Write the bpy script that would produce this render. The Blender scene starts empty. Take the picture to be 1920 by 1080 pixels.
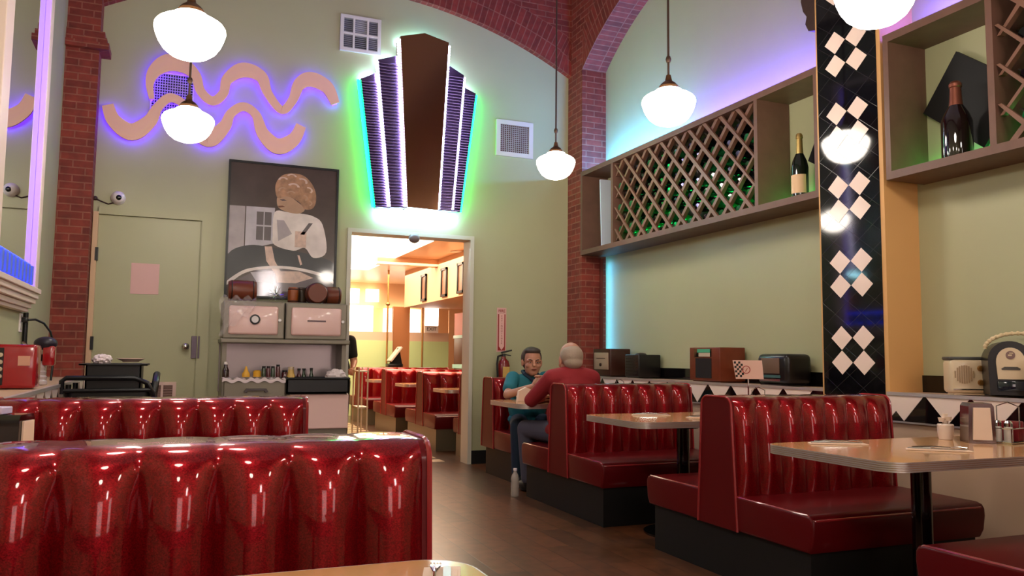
import bpy, bmesh, math, random
from mathutils import Vector, Matrix, Euler
R = math.radians
C = bpy.context.scene.collection
SC = bpy.context.scene
rnd = random.Random(7)

# ------------------------------------------------------------------ camera
def camera():
    f, p, y, r = 1520.0, R(4.9), R(22.3), R(.6)
    fwd = Vector((math.sin(y)*math.cos(p), math.cos(y)*math.cos(p), math.sin(p)))
    rt = Vector((math.cos(y), -math.sin(y), 0))
    up = rt.cross(fwd)
    r2 = math.cos(r)*rt + math.sin(r)*up
    u2 = -math.sin(r)*rt + math.cos(r)*up
    cam = bpy.data.cameras.new('camera')
    cam.sensor_width = 36
    cam.lens = f/1920*36
    cam.clip_start = .05
    o = bpy.data.objects.new('camera', cam)
    C.objects.link(o)
    m = Matrix((r2, u2, -fwd)).transposed().to_4x4()
    m.translation = Vector((0, 0, 1.13))
    o.matrix_world = m
    SC.camera = o
camera()

# ------------------------------------------------------------------ world, exposure, large lights
w = bpy.data.worlds.new('world')
SC.world = w
w.use_nodes = True
w.node_tree.nodes['Background'].inputs[0].default_value = (.9, .95, 1, 1)
w.node_tree.nodes['Background'].inputs[1].default_value = .05
SC.view_settings.view_transform = 'Standard'
SC.view_settings.look = 'None'
SC.view_settings.exposure = .1
SC.view_settings.gamma = 1
SC.view_settings.use_curve_mapping = False
GLOBE = 33.0          # radiance of the pendant globes
def area(name, loc, rot, sx, sy, power, col):
    l = bpy.data.lights.new(name, 'AREA')
    l.shape = 'RECTANGLE'; l.size = sx; l.size_y = sy; l.energy = power; l.color = col
    o = bpy.data.objects.new(name, l); C.objects.link(o)
    o.location = loc; o.rotation_euler = rot
    return o
# daylight of the unseen front windows, an added ceiling fill, ceiling lamps of the far room
area('front_window_daylight', (1.95, -3.45, 2.75), (R(90), 0, R(180)), .42, .75, 34, (1, .9, .88))
area('front_door_daylight', (.5, -3.45, 1.35), (R(90), 0, R(180)), 1.0, 1.7, 16, (1, .78, .74))
area('front_door_daylight', (3.1, -3.45, 1.5), (R(90), 0, R(180)), .8, 1.7, 14, (1, .78, .74))
area('ceiling_fill', (1.5, 3.2, 5.5), (0, 0, 0), 4.0, 7.0, 16, (1, .86, .78))  # fill light added under the ceiling, no fixture there
area('dining_room_light', (3.9, 11.4, 2.7), (0, 0, 0), 1.9, 4.2, 200, (1, .78, .54))
area('dining_room_light', (3.8, 14.6, 2.7), (0, 0, 0), 3, 2, 130, (1, .8, .58))

# ------------------------------------------------------------------ materials
def lin(c):
    if isinstance(c, str):
        c = tuple(int(c[i:i+2], 16)/255 for i in (0, 2, 4))
    return tuple((x/12.92 if x <= .04045 else ((x+.055)/1.055)**2.4) for x in c)+(1,)
MATS = {}
def mat(name, col='808080', rough=.5, metal=0, coat=0, emit=None, es=0, noise=0, nscale=20, bump=0, trans=0, ior=1.45, alpha=1):
    if name in MATS: return MATS[name]
    m = bpy.data.materials.new(name); m.use_nodes = True
    nt = m.node_tree; b = nt.nodes['Principled BSDF']
    c = lin(col)
    b.inputs['Base Color'].default_value = c
    b.inputs['Roughness'].default_value = rough
    b.inputs['Metallic'].default_value = metal
    b.inputs['Coat Weight'].default_value = coat
    b.inputs['Coat Roughness'].default_value = .05
    b.inputs['Transmission Weight'].default_value = trans
    b.inputs['IOR'].default_value = ior
    b.inputs['Alpha'].default_value = alpha
    if emit:
        b.inputs['Emission Color'].default_value = lin(emit)
        b.inputs['Emission Strength'].default_value = es
    if noise or bump:
        tc = nt.nodes.new('ShaderNodeTexCoord')
        n = nt.nodes.new('ShaderNodeTexNoise'); n.inputs['Scale'].default_value = nscale; n.inputs['Detail'].default_value = 5
        nt.links.new(tc.outputs['Object'], n.inputs['Vector'])
        if noise:
            mx = nt.nodes.new('ShaderNodeMix'); mx.data_type = 'RGBA'
            mx.inputs[6].default_value = tuple(v*(1-noise) for v in c[:3])+(1,)
            mx.inputs[7].default_value = tuple(min(1, v*(1+noise)) for v in c[:3])+(1,)
            nt.links.new(n.outputs['Fac'], mx.inputs[0])
            nt.links.new(mx.outputs[2], b.inputs['Base Color'])
        if bump:
            bp = nt.nodes.new('ShaderNodeBump'); bp.inputs['Strength'].default_value = bump; bp.inputs['Distance'].default_value = .004
            nt.links.new(n.outputs['Fac'], bp.inputs['Height'])
            nt.links.new(bp.outputs['Normal'], b.inputs['Normal'])
    MATS[name] = m
    return m

def brickmat(name, c1, c2, mortar, bw, rh, ms, rough=.7, uv=False, diag=False, bump=.6, axes='xy', offset=.5, noise=.25, coat=0):
    m = bpy.data.materials.new(name); m.use_nodes = True
    nt = m.node_tree; b = nt.nodes['Principled BSDF']
    tc = nt.nodes.new('ShaderNodeTexCoord')
    br = nt.nodes.new('ShaderNodeTexBrick')
    br.offset = offset
    br.inputs['Scale'].default_value = 1
    br.inputs['Color1'].default_value = lin(c1); br.inputs['Color2'].default_value = lin(c2); br.inputs['Mortar'].default_value = lin(mortar)
    br.inputs['Brick Width'].default_value = bw; br.inputs['Row Height'].default_value = rh; br.inputs['Mortar Size'].default_value = ms
    br.inputs['Mortar Smooth'].default_value = .2
    if uv:
        nt.links.new(tc.outputs['UV'], br.inputs['Vector'])
    else:
        sp = nt.nodes.new('ShaderNodeSeparateXYZ'); cb = nt.nodes.new('ShaderNodeCombineXYZ')
        nt.links.new(tc.outputs['Object'], sp.inputs[0])
        if axes == 'floor':
            nt.links.new(sp.outputs[1], cb.inputs[0]); nt.links.new(sp.outputs[0], cb.inputs[1])
        else:
            ad = nt.nodes.new('ShaderNodeMath'); ad.operation = 'ADD'
            nt.links.new(sp.outputs[0], ad.inputs[0]); nt.links.new(sp.outputs[1], ad.inputs[1])
            nt.links.new(ad.outputs[0], cb.inputs[0]); nt.links.new(sp.outputs[2], cb.inputs[1])
        if diag:
            mp = nt.nodes.new('ShaderNodeMapping'); mp.inputs['Rotation'].default_value = (0, 0, R(45))
            nt.links.new(cb.outputs[0], mp.inputs['Vector']); nt.links.new(mp.outputs[0], br.inputs['Vector'])
        else:
            nt.links.new(cb.outputs[0], br.inputs['Vector'])
    n = nt.nodes.new('ShaderNodeTexNoise'); n.inputs['Scale'].default_value = 14; n.inputs['Detail'].default_value = 6
    nt.links.new(tc.outputs['Object'], n.inputs['Vector'])
    mx = nt.nodes.new('ShaderNodeMix'); mx.data_type = 'RGBA'; mx.blend_type = 'MULTIPLY'
    rp = nt.nodes.new('ShaderNodeMapRange'); rp.inputs['To Min'].default_value = 1-noise*2; rp.inputs['To Max'].default_value = 1+noise*2
    nt.links.new(n.outputs['Fac'], rp.inputs[0]); nt.links.new(rp.outputs[0], mx.inputs[7])
    mx.inputs[0].default_value = 1
    nt.links.new(br.outputs['Color'], mx.inputs[6])
    nt.links.new(mx.outputs[2], b.inputs['Base Color'])
    bp = nt.nodes.new('ShaderNodeBump'); bp.inputs['Strength'].default_value = bump; bp.inputs['Distance'].default_value = .006; bp.invert = True
    nt.links.new(br.outputs['Fac'], bp.inputs['Height']); nt.links.new(bp.outputs['Normal'], b.inputs['Normal'])
    b.inputs['Roughness'].default_value = rough
    b.inputs['Coat Weight'].default_value = coat
    return m

GREEN = mat('green_wall_paint', 'b0ae8a', .42, noise=.05, nscale=2.5)
BRICK = brickmat('red_brick', '8a3426', '70261c', '8e5444', .2, .066, .006)
BRICKUV = brickmat('red_brick_voussoirs', '8a3024', '6c2418', '8e5444', .066, .2, .006, uv=True, offset=0)
FLOORM = brickmat('brown_plank_floor', '70432a', '4a2d1b', '301e17', .9, .16, .003, rough=.3, axes='floor', bump=.15, noise=.45)
FLOORB = brickmat('dark_plank_floor', '5a3d2c', '4b3022', '33221a', 1.0, .16, .003, rough=.3, axes='floor', bump=.15)
CEIL = mat('dark_ceiling', '6a5a50', .8)
PEACH = mat('peach_paint', 'dfae84', .6)
ORANGE = mat('orange_side_paint', 'd8a468', .55)
BEIGETRIM = mat('beige_trim_paint', 'd9b692', .5)
WHITE = mat('white_paint', 'e6dcd8', .4)
CREAM = mat('cream_laminate', 'd09a66', .18, coat=.4, noise=.06, nscale=60)
ALU = mat('ribbed_aluminium', 'd0c6c2', .4, .75)
CHROME = mat('chrome', 'd8d8d8', .08, 1)
STEEL = mat('brushed_steel', 'a8a6a4', .32, 1)
BLACK = mat('black_plastic', '0d0d0f', .35)
BLACKG = mat('black_gloss', '0b0a0c', .07, coat=.5)
BLACKM = mat('black_matte_base', '0a0809', .6)
DKWOOD = mat('brown_shelf_wood', '6a4a3d', .5, noise=.25, nscale=9)
DKWOOD2 = mat('dark_shelf_inside', '54483c', .6)
RED = None
def redvinyl():
    m = bpy.data.materials.new('sparkle_red_vinyl'); m.use_nodes = True
    nt = m.node_tree; b = nt.nodes['Principled BSDF']
    tc = nt.nodes.new('ShaderNodeTexCoord')
    v = nt.nodes.new('ShaderNodeTexVoronoi'); v.inputs['Scale'].default_value = 420
    nt.links.new(tc.outputs['Object'], v.inputs['Vector'])
    rp = nt.nodes.new('ShaderNodeValToRGB')
    rp.color_ramp.elements[0].color = lin('66040b'); rp.color_ramp.elements[1].color = lin('960a16')
    sp = nt.nodes.new('ShaderNodeSeparateXYZ')
    nt.links.new(v.outputs['Color'], sp.inputs[0]); nt.links.new(sp.outputs[0], rp.inputs[0])
    nt.links.new(rp.outputs[0], b.inputs['Base Color'])
    b.inputs['Metallic'].default_value = .62
    b.inputs['Specular IOR Level'].default_value = .1
    b.inputs['Roughness'].default_value = .34
    b.inputs['Coat IOR'].default_value = 1.42
    b.inputs['Coat Weight'].default_value = 1
    b.inputs['Coat Roughness'].default_value = .045
    return m
RED = redvinyl()
REDS = mat('red_vinyl_side', '5e050c', .45, coat=.18)
REDS.node_tree.nodes['Principled BSDF'].inputs['Coat Roughness'].default_value = .16
REDS.node_tree.nodes['Principled BSDF'].inputs['Specular IOR Level'].default_value = .2
PIPE = mat('red_piping', '98242a', .25, coat=.5)

# ------------------------------------------------------------------ mesh helpers
class MB:
    def __init__(s): s.bm = bmesh.new(); s.uv = None
    def _new(s, vs, M, mi, smooth=False):
        if M is not None: bmesh.ops.transform(s.bm, matrix=M, verts=vs)
        fs = set()
        for v in vs:
            for f in v.link_faces: fs.add(f)
        for f in fs: f.material_index = mi
        return s
    def box(s, x0, x1, y0, y1, z0, z1, mi=0, bev=0, M=None, seg=2):
        r = bmesh.ops.create_cube(s.bm, size=1)
        vs = r['verts']
        bmesh.ops.transform(s.bm, matrix=Matrix.Translation(((x0+x1)/2, (y0+y1)/2, (z0+z1)/2)) @ Matrix.Diagonal((abs(x1-x0), abs(y1-y0), abs(z1-z0), 1)), verts=vs)
        if bev:
            es = set(e for v in vs for e in v.link_edges)
            rr = bmesh.ops.bevel(s.bm, geom=list(es), offset=bev, segments=seg, affect='EDGES', profile=.5)
            vs = list(set(v for f in rr['faces'] for v in f.verts) | set(v for v in vs if v.is_valid))
            vs = s._island(vs)
        return s._new(vs, M, mi)
    def _island(s, vs):
        seen = set(vs); st = list(vs)
        while st:
            v = st.pop()
            for e in v.link_edges:
                o = e.other_vert(v)
                if o not in seen: seen.add(o); st.append(o)
        return list(seen)
    def lathe(s, prof, n=24, mi=0, M=None, cap=True):
        rings = []; vs = []
        for (r, z) in prof:
            if r < 1e-5:
                v = s.bm.verts.new((0, 0, z)); rings.append([v]); vs.append(v)
            else:
                ring = [s.bm.verts.new((r*math.cos(2*math.pi*i/n), r*math.sin(2*math.pi*i/n), z)) for i in range(n)]
                rings.append(ring); vs += ring
        fs = []
        for a, b in zip(rings, rings[1:]):
            for i in range(n):
                j = (i+1) % n
                q = [a[i % len(a)], a[j % len(a)], b[j % len(b)], b[i % len(b)]]
                u = []
                for v in q:
                    if v not in u: u.append(v)
                if len(u) > 2: s.bm.faces.new(u)
        if cap:
            if len(rings[0]) > 2: s.bm.faces.new(rings[0][::-1])
            if len(rings[-1]) > 2: s.bm.faces.new(rings[-1])
        return s._new(vs, M, mi)
    def cyl(s, p0, p1, r0, r1=None, n=16, mi=0):
        p0 = Vector(p0); p1 = Vector(p1); d = p1-p0
        M = Matrix.Translation(p0) @ d.to_track_quat('Z', 'Y').to_matrix().to_4x4()
        return s.lathe([(r0, 0), (r0 if r1 is None else r1, d.length)], n, mi, M)
    def ell(s, c, r, mi=0, n=16, m=10, M=None):
        prof = [(math.sin(math.pi*i/m), -math.cos(math.pi*i/m)) for i in range(m+1)]
        prof[0] = (0, -1); prof[-1] = (0, 1)
        if isinstance(r, (int, float)): r = (r, r, r)
        MM = Matrix.Translation(c) @ (M or Matrix()) @ Matrix.Diagonal((r[0], r[1], r[2], 1))
        return s.lathe(prof, n, mi, MM)
    def tube(s, pts, r, n=8, mi=0, closed=False):
        pts = [Vector(p) for p in pts]; rings = []; vs = []; N = len(pts)
        rr = r if isinstance(r, (list, tuple)) else [r]*N
        up = None
        for i, p in enumerate(pts):
            a = pts[(i-1) % N] if (closed or i > 0) else p
            b = pts[(i+1) % N] if (closed or i < N-1) else p
            t = (b-a).normalized()
            if up is None:
                up = Vector((0, 0, 1)) if abs(t.z) < .9 else Vector((1, 0, 0))
            x = up.cross(t).normalized(); y = t.cross(x); up = y
            ring = [s.bm.verts.new(p + rr[i]*(math.cos(2*math.pi*k/n)*x + math.sin(2*math.pi*k/n)*y)) for k in range(n)]
            rings.append(ring); vs += ring
        prs = list(zip(rings, rings[1:]))
        if closed: prs.append((rings[-1], rings[0]))
        for a, b in prs:
            for k in range(n):
                s.bm.faces.new((a[k], a[(k+1) % n], b[(k+1) % n], b[k]))
        if not closed:
            s.bm.faces.new(rings[0][::-1]); s.bm.faces.new(rings[-1])
        return s._new(vs, None, mi)
    def prism(s, poly, a0, a1, axis='y', mi=0, M=None):
        # poly in the plane across the axis: y -> (x, z); x -> (y, z); z -> (x, y)
        def P(u, v, a):
            return {'y': (u, a, v), 'x': (a, u, v), 'z': (u, v, a)}[axis]
        A = [s.bm.verts.new(P(u, v, a0)) for u, v in poly]
        B = [s.bm.verts.new(P(u, v, a1)) for u, v in poly]
        s.bm.faces.new(A); s.bm.faces.new(B[::-1])
        n = len(poly)
        for i in range(n):
            s.bm.faces.new((A[i], B[i], B[(i+1) % n], A[(i+1) % n]))
        return s._new(A+B, M, mi)
    def quad(s, pts, mi=0):
        vs = [s.bm.verts.new(p) for p in pts]; s.bm.faces.new(vs)
        return s._new(vs, None, mi)
    def grid(s, fn, nu, nv, mi=0):
        V = [[s.bm.verts.new(fn(i/nu, j/nv)) for j in range(nv+1)] for i in range(nu+1)]
        for i in range(nu):
            for j in range(nv):
                s.bm.faces.new((V[i][j], V[i+1][j], V[i+1][j+1], V[i][j+1]))
        return s._new([v for r in V for v in r], None, mi)
    def build(s, name, mats, parent=None, smooth=True, angle=35, loc=None, rot=None, normals=True):
        if normals: bmesh.ops.recalc_face_normals(s.bm, faces=s.bm.faces[:])
        me = bpy.data.meshes.new(name); s.bm.to_mesh(me); s.bm.free()
        for m in (mats if isinstance(mats, (list, tuple)) else [mats]): me.materials.append(m)
        if smooth:
            me.shade_smooth(); me.set_sharp_from_angle(angle=R(angle))
        o = bpy.data.objects.new(name, me); C.objects.link(o)
        if parent: o.parent = parent
        if loc: o.location = loc
        if rot: o.rotation_euler = rot
        return o

def tag(o, label=None, cat=None, group=None, kind=None):
    if label: o['label'] = label
    if cat: o['category'] = cat
    if group: o['group'] = group
    if kind: o['kind'] = kind
    return o
def root(name, loc, label, cat, group=None, rz=0, rot=None):
    o = bpy.data.objects.new(name, None); C.objects.link(o)
    o.empty_display_size = .1
    o.location = loc; o.rotation_euler = rot or (0, 0, rz)
    return tag(o, label, cat, group)
def struct(o, label=None):
    o['kind'] = 'structure'
    if label: o['label'] = label
    return o
KIDS = {}
def dup(src, loc, label=None, group=None, rz=None, rot=None):
    c = src.copy(); C.objects.link(c); c.location = loc
    if rz is not None: c.rotation_euler = (0, 0, rz)
    if rot is not None: c.rotation_euler = rot
    if label: c['label'] = label
    if group: c['group'] = group
    def rec(a, b):
        for ch in [o for o in a.children]:
            d = ch.copy(); C.objects.link(d); d.parent = b
            rec(ch, d)
    rec(src, c)
    return c
def text_mesh(txt, size, depth, name, m, parent, M, align='CENTER'):
    cu = bpy.data.curves.new('lettering', 'FONT'); cu.body = txt; cu.size = size; cu.extrude = depth
    cu.align_x = align; cu.align_y = 'CENTER'
    t = bpy.data.objects.new('lettering', cu); C.objects.link(t)
    dg = bpy.context.evaluated_depsgraph_get()
    me = bpy.data.meshes.new_from_object(t.evaluated_get(dg))
    bpy.data.objects.remove(t); bpy.data.curves.remove(cu)
    me.transform(M); me.materials.clear(); me.materials.append(m)
    o = bpy.data.objects.new(name, me); C.objects.link(o)
    if parent: o.parent = parent
    return o
FACE_MY = Matrix.Rotation(R(90), 4, 'X')                    # text facing -Y

# ------------------------------------------------------------------ the setting
YB = 8.243; XR = 4.06; XRR = 4.36; XL = -.715; XLL = -1.04; ZC = 5.6; YF = -3.6
b = MB(); b.box(-1.3, 4.6, YF, YB+.1, -.1, 0); struct(b.build('floor', FLOORM, smooth=False))
b = MB(); b.box(-1.3, 4.6, YF, YB+.2, ZC, ZC+.1); struct(b.build('ceiling', CEIL, smooth=False))
# back wall with the opening X 1.585..2.90, Z 0..2.405
OX0, OX1, OZ = 1.585, 2.895, 2.405
b = MB()
b.box(-1.3, OX0, YB, YB+.2, 0, ZC); b.box(OX1, 4.6, YB, YB+.2, 0, ZC); b.box(OX0, OX1, YB, YB+.2, OZ, ZC)
struct(b.build('wall_back', GREEN, smooth=False))
b = MB()
b.box(OX1-.012, OX1+.03, YB-.02, YB+.21, 0, OZ-.012); b.box(OX0-.03, OX0+.012, YB-.02, YB+.21, 0, OZ-.012); b.box(OX0-.03, OX1+.03, YB-.02, YB+.21, OZ-.012, OZ+.03)
struct(b.build('trim_1', mat('pale_casing', 'c9c4b4', .4), smooth=False))
b = MB(); b.box(OX1+.03, 4.06, YB-.02, YB, 0, .14); b.box(-.7, OX0-.03, YB-.02, YB, 0, .14)
struct(b.build('baseboard_back', BLACKM, smooth=False))

def arch_face(mb, u0, u1, zs, rise, ztop, plane, d0, d1, band=.40, n=40):
    """brick face over a segmental arch: wall between the arc and ztop; plane 'y' -> u is X and depth runs in Y; 'x' -> u is Y."""
    bm = mb.bm; uvl = bm.loops.layers.uv.verify()
    c = (u0+u1)/2; h = (u1-u0)/2; rad = (h*h+rise*rise)/(2*rise); zc = zs+rise-rad; th = math.asin(h/rad)
    def P(u, z, d): return (u, d, z) if plane == 'y' else (d, u, z)
    prev = None
    for i in range(n+1):
        a = -th+2*th*i/n
        pts = []
        for rr in (rad, rad+band):
            u = c+rr*math.sin(a); z = zc+rr*math.cos(a)
            pts.append((u, z))
        pts[1] = (min(max(pts[1][0], u0), u1), pts[1][1])
        cur = (a, pts)
        if prev:
            (a0, p0), (a1, p1) = prev, cur
            for (d, flip) in ((d0, 0),):
                vs = [bm.verts.new(P(*p0[0], d)), bm.verts.new(P(*p1[0], d)), bm.verts.new(P(*p1[1], d)), bm.verts.new(P(*p0[1], d))]
                f = bm.faces.new(vs); f.material_index = 1
                for l, uvv in zip(f.loops, ((a0*rad, 0), (a1*rad, 0), (a1*rad, band), (a0*rad, band))): l[uvl].uv = (uvv[0]+10, uvv[1])
                vs = [bm.verts.new(P(*p0[1], d)), bm.verts.new(P(*p1[1], d)), bm.verts.new(P(p1[1][0], ztop, d)), bm.verts.new(P(p0[1][0], ztop, d))]
                if (Vector(P(*p0[1], d))-Vector(P(*p1[1], d))).length > 1e-4 and abs(p0[1][0]-p1[1][0]) > 1e-4:
                    f = bm.faces.new(vs); f.material_index = 0
            vs = [bm.verts.new(P(*p0[0], d0)), bm.verts.new(P(*p0[0], d1)), bm.verts.new(P(*p1[0], d1)), bm.verts.new(P(*p1[0], d0))]
            f = bm.faces.new(vs); f.material_index = 1
            for l, uvv in zip(f.loops, ((a0*rad, 0), (a0*rad, abs(d1-d0)), (a1*rad, abs(d1-d0)), (a1*rad, 0))): l[uvl].uv = (uvv[0]+10, uvv[1])
        prev = cur
    # close: side strips and the top
    for u in (u0, u1):
        vs = [bm.verts.new(P(u, zs, d0)), bm.verts.new(P(u, zs, d1)), bm.verts.new(P(u, ztop, d1)), bm.verts.new(P(u, ztop, d0))]
        bm.faces.new(vs).material_index = 0

b = MB(); arch_face(b, -.77, XR, 4.36, .62, ZC, 'y', YB-.075, YB); struct(b.build('trim_2', [BRICK, BRICKUV], smooth=False, normals=False), 'red brick segmental arch over the back wall')
# right side: brick corner, arch, tiled pier, recessed green wall, low wall with ledge
b = MB(); b.box(XR, XRR+.1, 7.89, YB, 0, ZC); struct(b.build('trim_3', BRICK, smooth=False), 'brick corner pier beside the back wall')
b = MB(); arch_face(b, 4.26, 7.89, 4.36, .62, ZC, 'x', XR, XRR); arch_face(b, .2, 3.77, 4.36, .62, ZC, 'x', XR, XRR)
struct(b.build('trim_4', [BRICK, BRICKUV], smooth=False, normals=False), 'brick arches over the right hand bays')
b = MB(); b.box(XRR, XRR+.1, YF, 7.89, 0, ZC); struct(b.build('wall_right', GREEN, smooth=False))
b = MB(); b.box(XR, XRR, YF, .2, 0, ZC); struct(b.build('wall_right.001', GREEN, smooth=False))
# pier: orange body with a black and white tiled face
b = MB(); b.prism([(XR+.012, 3.77), (XR-.055, 4.26), (XRR, 4.26), (XRR, 3.77)], 0, ZC, 'z')
struct(b.build('trim_5', ORANGE, smooth=False), 'orange sided pier between the bays')
BTILE = brickmat('black_gloss_tile', '0b0a0d', '0d0c10', '2a2628', .113, .113, .0016, rough=.06, diag=True, bump=.12, offset=0, noise=.1)
WTILE = mat('white_gloss_tile', 'f6dccf', .15)
PM_ = Matrix.Translation((XR-.03, 4.017, 0)) @ Matrix.Rotation(R(9.2), 4, 'Z')
b = MB(); b.box(0, .05, -.222, .222, .4, ZC, 0, M=PM_)
for zc in (3.69, 3.19, 2.70, 2.20, 1.70, 1.20, .70):
    for dy in (-.08, .08):
        for dz in (-.08, .08):
            y = dy; z = zc+dz; h = .078
            b.prism([(y-h, z), (y, z-h), (y+h, z), (y, z+h)], -.002, .01, 'x', 1, M=PM_)
struct(b.build('trim_6', [BTILE, WTILE], smooth=False), 'black tile face with white diamond tiles on the pier')
# corbel at the head of the pier
b = MB()
prof = [(4.26, 3.42), (4.33, 3.44), (4.36, 3.50), (4.345, 3.55), (4.38, 3.60), (4.40, 3.68), (4.385, 3.75), (4.42, 3.82), (4.45, 3.95), (4.43, 4.02), (4.47, 4.10), (4.47, 4.2), (4.26, 4.2)]
b.prism(prof, XR-.05, XR+.28, 'x'); struct(b.build('trim_7', mat('dark_carved_wood', '3a2620', .5, noise=.3, nscale=30, bump=.4), smooth=False), 'dark carved corbel at the head of the pier')
# ledge and low wall with triangle tile band
for k, (y0, y1) in enumerate(((4.26, 7.89), (.2, 3.77))):
    b = MB()
    b.box(XR, XRR, y0, y1, 0, .94, 0)
    b.box(XR-.008, XR, y0, y1, .77, .93, 1)
    y = 5.60 - .3*math.floor((5.60-y0)/.3)
    while y < y1+.3:
        a, c, t = y, y+.3, y+.15
        pl = [(a+.006, .928), (c-.006, .928), (t, .775)]
        if a > y0-.001 and c < y1+.02: b.prism(pl, XR-.012, XR-.006, 'x', 2)
        elif c > y1 and a < y1: b.prism([(a+.006, .928), (y1, .928), (y1, .775+max(0, (y1-t))*1.02)] + ([(t, .775)] if t < y1 else []), XR-.012, XR-.006, 'x', 2)
        y += .3
    if k == 1: b.prism([(y1-.16, .928), (y1, .928), (y1, .80), (y1-.02, .79)], XR-.011, XR-.006, 'x', 2)
    b.box(XR-.018, XR+.012, y0, y1, .925, .945, 3); b.box(XR-.016, XR, y0, y1, .762, .772, 3)
    b.box(XRR-.012, XRR, y0, y1, .94, 1.045, 1)
    struct(b.build('wall_right.00%d' % (k+2), [mat('peach_low_wall', 'c9a78c', .5), BLACKG, WTILE, ALU], smooth=False), 'low wall with ledge and black and white triangle tile band')
# left side
b = MB(); b.box(XLL-.1, XLL, YF, YB, 0, ZC); struct(b.build('wall_left', GREEN, smooth=False))
b = MB(); b.box(XLL, -.77, 8.03, YB, 0, ZC); b.box(XLL, -.69, 7.97, YB, 3.86, 3.92); b.box(XLL, -.71, 7.99, YB, 3.92, 3.97); b.box(XLL, -.73, 8.0, YB, 3.97, 4.03)
struct(b.build('trim_8', BRICK, smooth=False), 'brick corner pilaster with moulded capital')
b = MB()
b.box(XLL, XL, 1.5, 8.03, 0, .92, 0); b.box(XL, XL+.008, 1.5, 8.03, .76, .91, 1)
y = 1.5
while y < 7.9:
    b.prism([(y+.006, .908), (y+.294, .908), (y+.15, .765)], XL+.006, XL+.012, 'x', 2); y += .3
b.box(XL-.01, XL+.016, 1.5, 8.03, .905, .925, 3)
struct(b.build('wall_left.001', [MATS['peach_low_wall'], BLACKG, WTILE, ALU], smooth=False), 'low wall with ledge along the left side')
# rear wall, unseen front windows shaped to give the booth highlights
b = MB(); b.box(-1.3, 4.6, YF-.1, YF, 0, ZC); struct(b.build('wall_rear', GREEN, smooth=False))
b = MB()
for x, z, hx, hz in ((1.95, 2.75, .21, .375), (.5, 1.35, .5, .85), (3.1, 1.5, .4, .85)):
    b.box(x-hx-.07, x+hx+.07, YF, YF+.06, z-hz-.07, z-hz, 0); b.box(x-hx-.07, x+hx+.07, YF, YF+.06, z+hz, z+hz+.07, 0)
    b.box(x-hx-.07, x-hx, YF, YF+.06, z-hz, z+hz, 0); b.box(x+hx, x+hx+.07, YF, YF+.06, z-hz, z+hz, 0)
    b.box(x-hx, x+hx, YF+.005, YF+.015, z-hz, z+hz, 1)
struct(b.build('window_1', [WHITE, mat('daylit_pane', 'ffffff', .2, emit='ffe0d8', es=1.0)], smooth=False))

# door in the back wall (left)
DX0, DX1, DZ = -.72, .165, 2.40
d = root('door_1', (0, YB, 0), 'flat green door in the back wall left of the poster', 'door')
d['kind'] = 'structure'
DOORG = mat('green_door_paint', 'aeac88', .38, noise=.04, nscale=2)
b = MB(); b.box(DX0, DX1-.012, -.012, 0, .01, DZ-.008, bev=.002); b.build('door_leaf', DOORG, d, smooth=False)
b = MB(); b.box(DX1+.0, DX1+.10, -.035, 0, 0, DZ); b.box(DX0, DX1+.10, -.035, 0, DZ, DZ+.07); b.build('door_frame', GREEN, d, smooth=False)
b = MB(); b.box(-.765, DX0, -.045, 0, 0, DZ+.02, bev=.004); tag(b.build('door_jamb', BEIGETRIM, d, smooth=False), 'peach painted jamb on the hinge side')
for z in (1.22, 2.03):
    b = MB(); b.box(DX0-.012, DX0+.012, -.055, -.01, z-.06, z+.06); b.build('hinge', BLACK, d, smooth=False)
b = MB(); b.cyl((.065, -.012, 1.2), (.065, -.05, 1.2), .016); b.ell((.065, -.075, 1.2), (.034, .03, .034)); b.lathe([(.036, 0), (.03, .01)], 20, 0, Matrix.Translation((.065, -.012, 1.2)) @ Matrix.Rotation(R(90), 4, 'X')); b.build('knob', CHROME, d)
b = MB(); b.box(.115, .165, -.03, -.012, 1.09, 1.30, bev=.004); b.box(.172, .188, -.045, -.03, 1.09, 1.30, bev=.003); b.build('lock_guard', mat('dull_purple_steel', '6a5c68', .45, .5), d, smooth=False)
b = MB()
for (x0, x1, z0, z1) in ((-.24, -.0, .84, .87), (-.24, 0, .70, .73), (-.24, -.21, .73, .84), (-.03, 0, .73, .84), (-.13, -.11, .73, .84)): b.box(x0, x1, -.03, -.012, z0, z1, 0)
for k in range(4): b.box(-.21, -.03, -.024, -.014, .745+k*.024, .752+k*.024, 1)
b.box(-.21, -.03, -.014, -.0125, .73, .84, 1)
b.build('door_vent', [mat('pink_white_vent', 'd8b8ae', .5), mat('vent_louver', '8a6a62', .6)], d, smooth=False)

# ------------------------------------------------------------------ far dining room seen through the opening
b = MB(); b.box(.2, 8.0, YB+.1, 18.2, -.1, 0); struct(b.build('floor.001', FLOORB, smooth=False))
b = MB()
for k in range(16): b.box(2.05+.0, 2.72, 8.5+k*.34, 8.5+k*.34+.2, 0, .003, 0)
b.box(1.75, 2.02, 8.5, 13.8, 0, .003, 0)
struct(b.build('floor.002', mat('cream_floor_tile', 'c8a888', .35), smooth=False))
b = MB(); b.box(.2, 8.0, YB+.2, 18.2, 2.78, 2.9); b.box(3.0, 8.0, 9.9, 10.15, 2.70, 2.78); b.box(3.0, 8, 13.2, 13.4, 2.66, 2.78); struct(b.build('ceiling.001', mat('peach_ceiling', 'e2b690', .35), smooth=False))
b = MB(); b.box(.2, 8, 18.1, 18.2, 0, 2.9); struct(b.build('wall_back.001', PEACH, smooth=False))
b = MB(); b.box(.1, .2, YB+.2, 18.2, 0, 2.9); struct(b.build('wall_left.002', PEACH, smooth=False))
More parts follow.
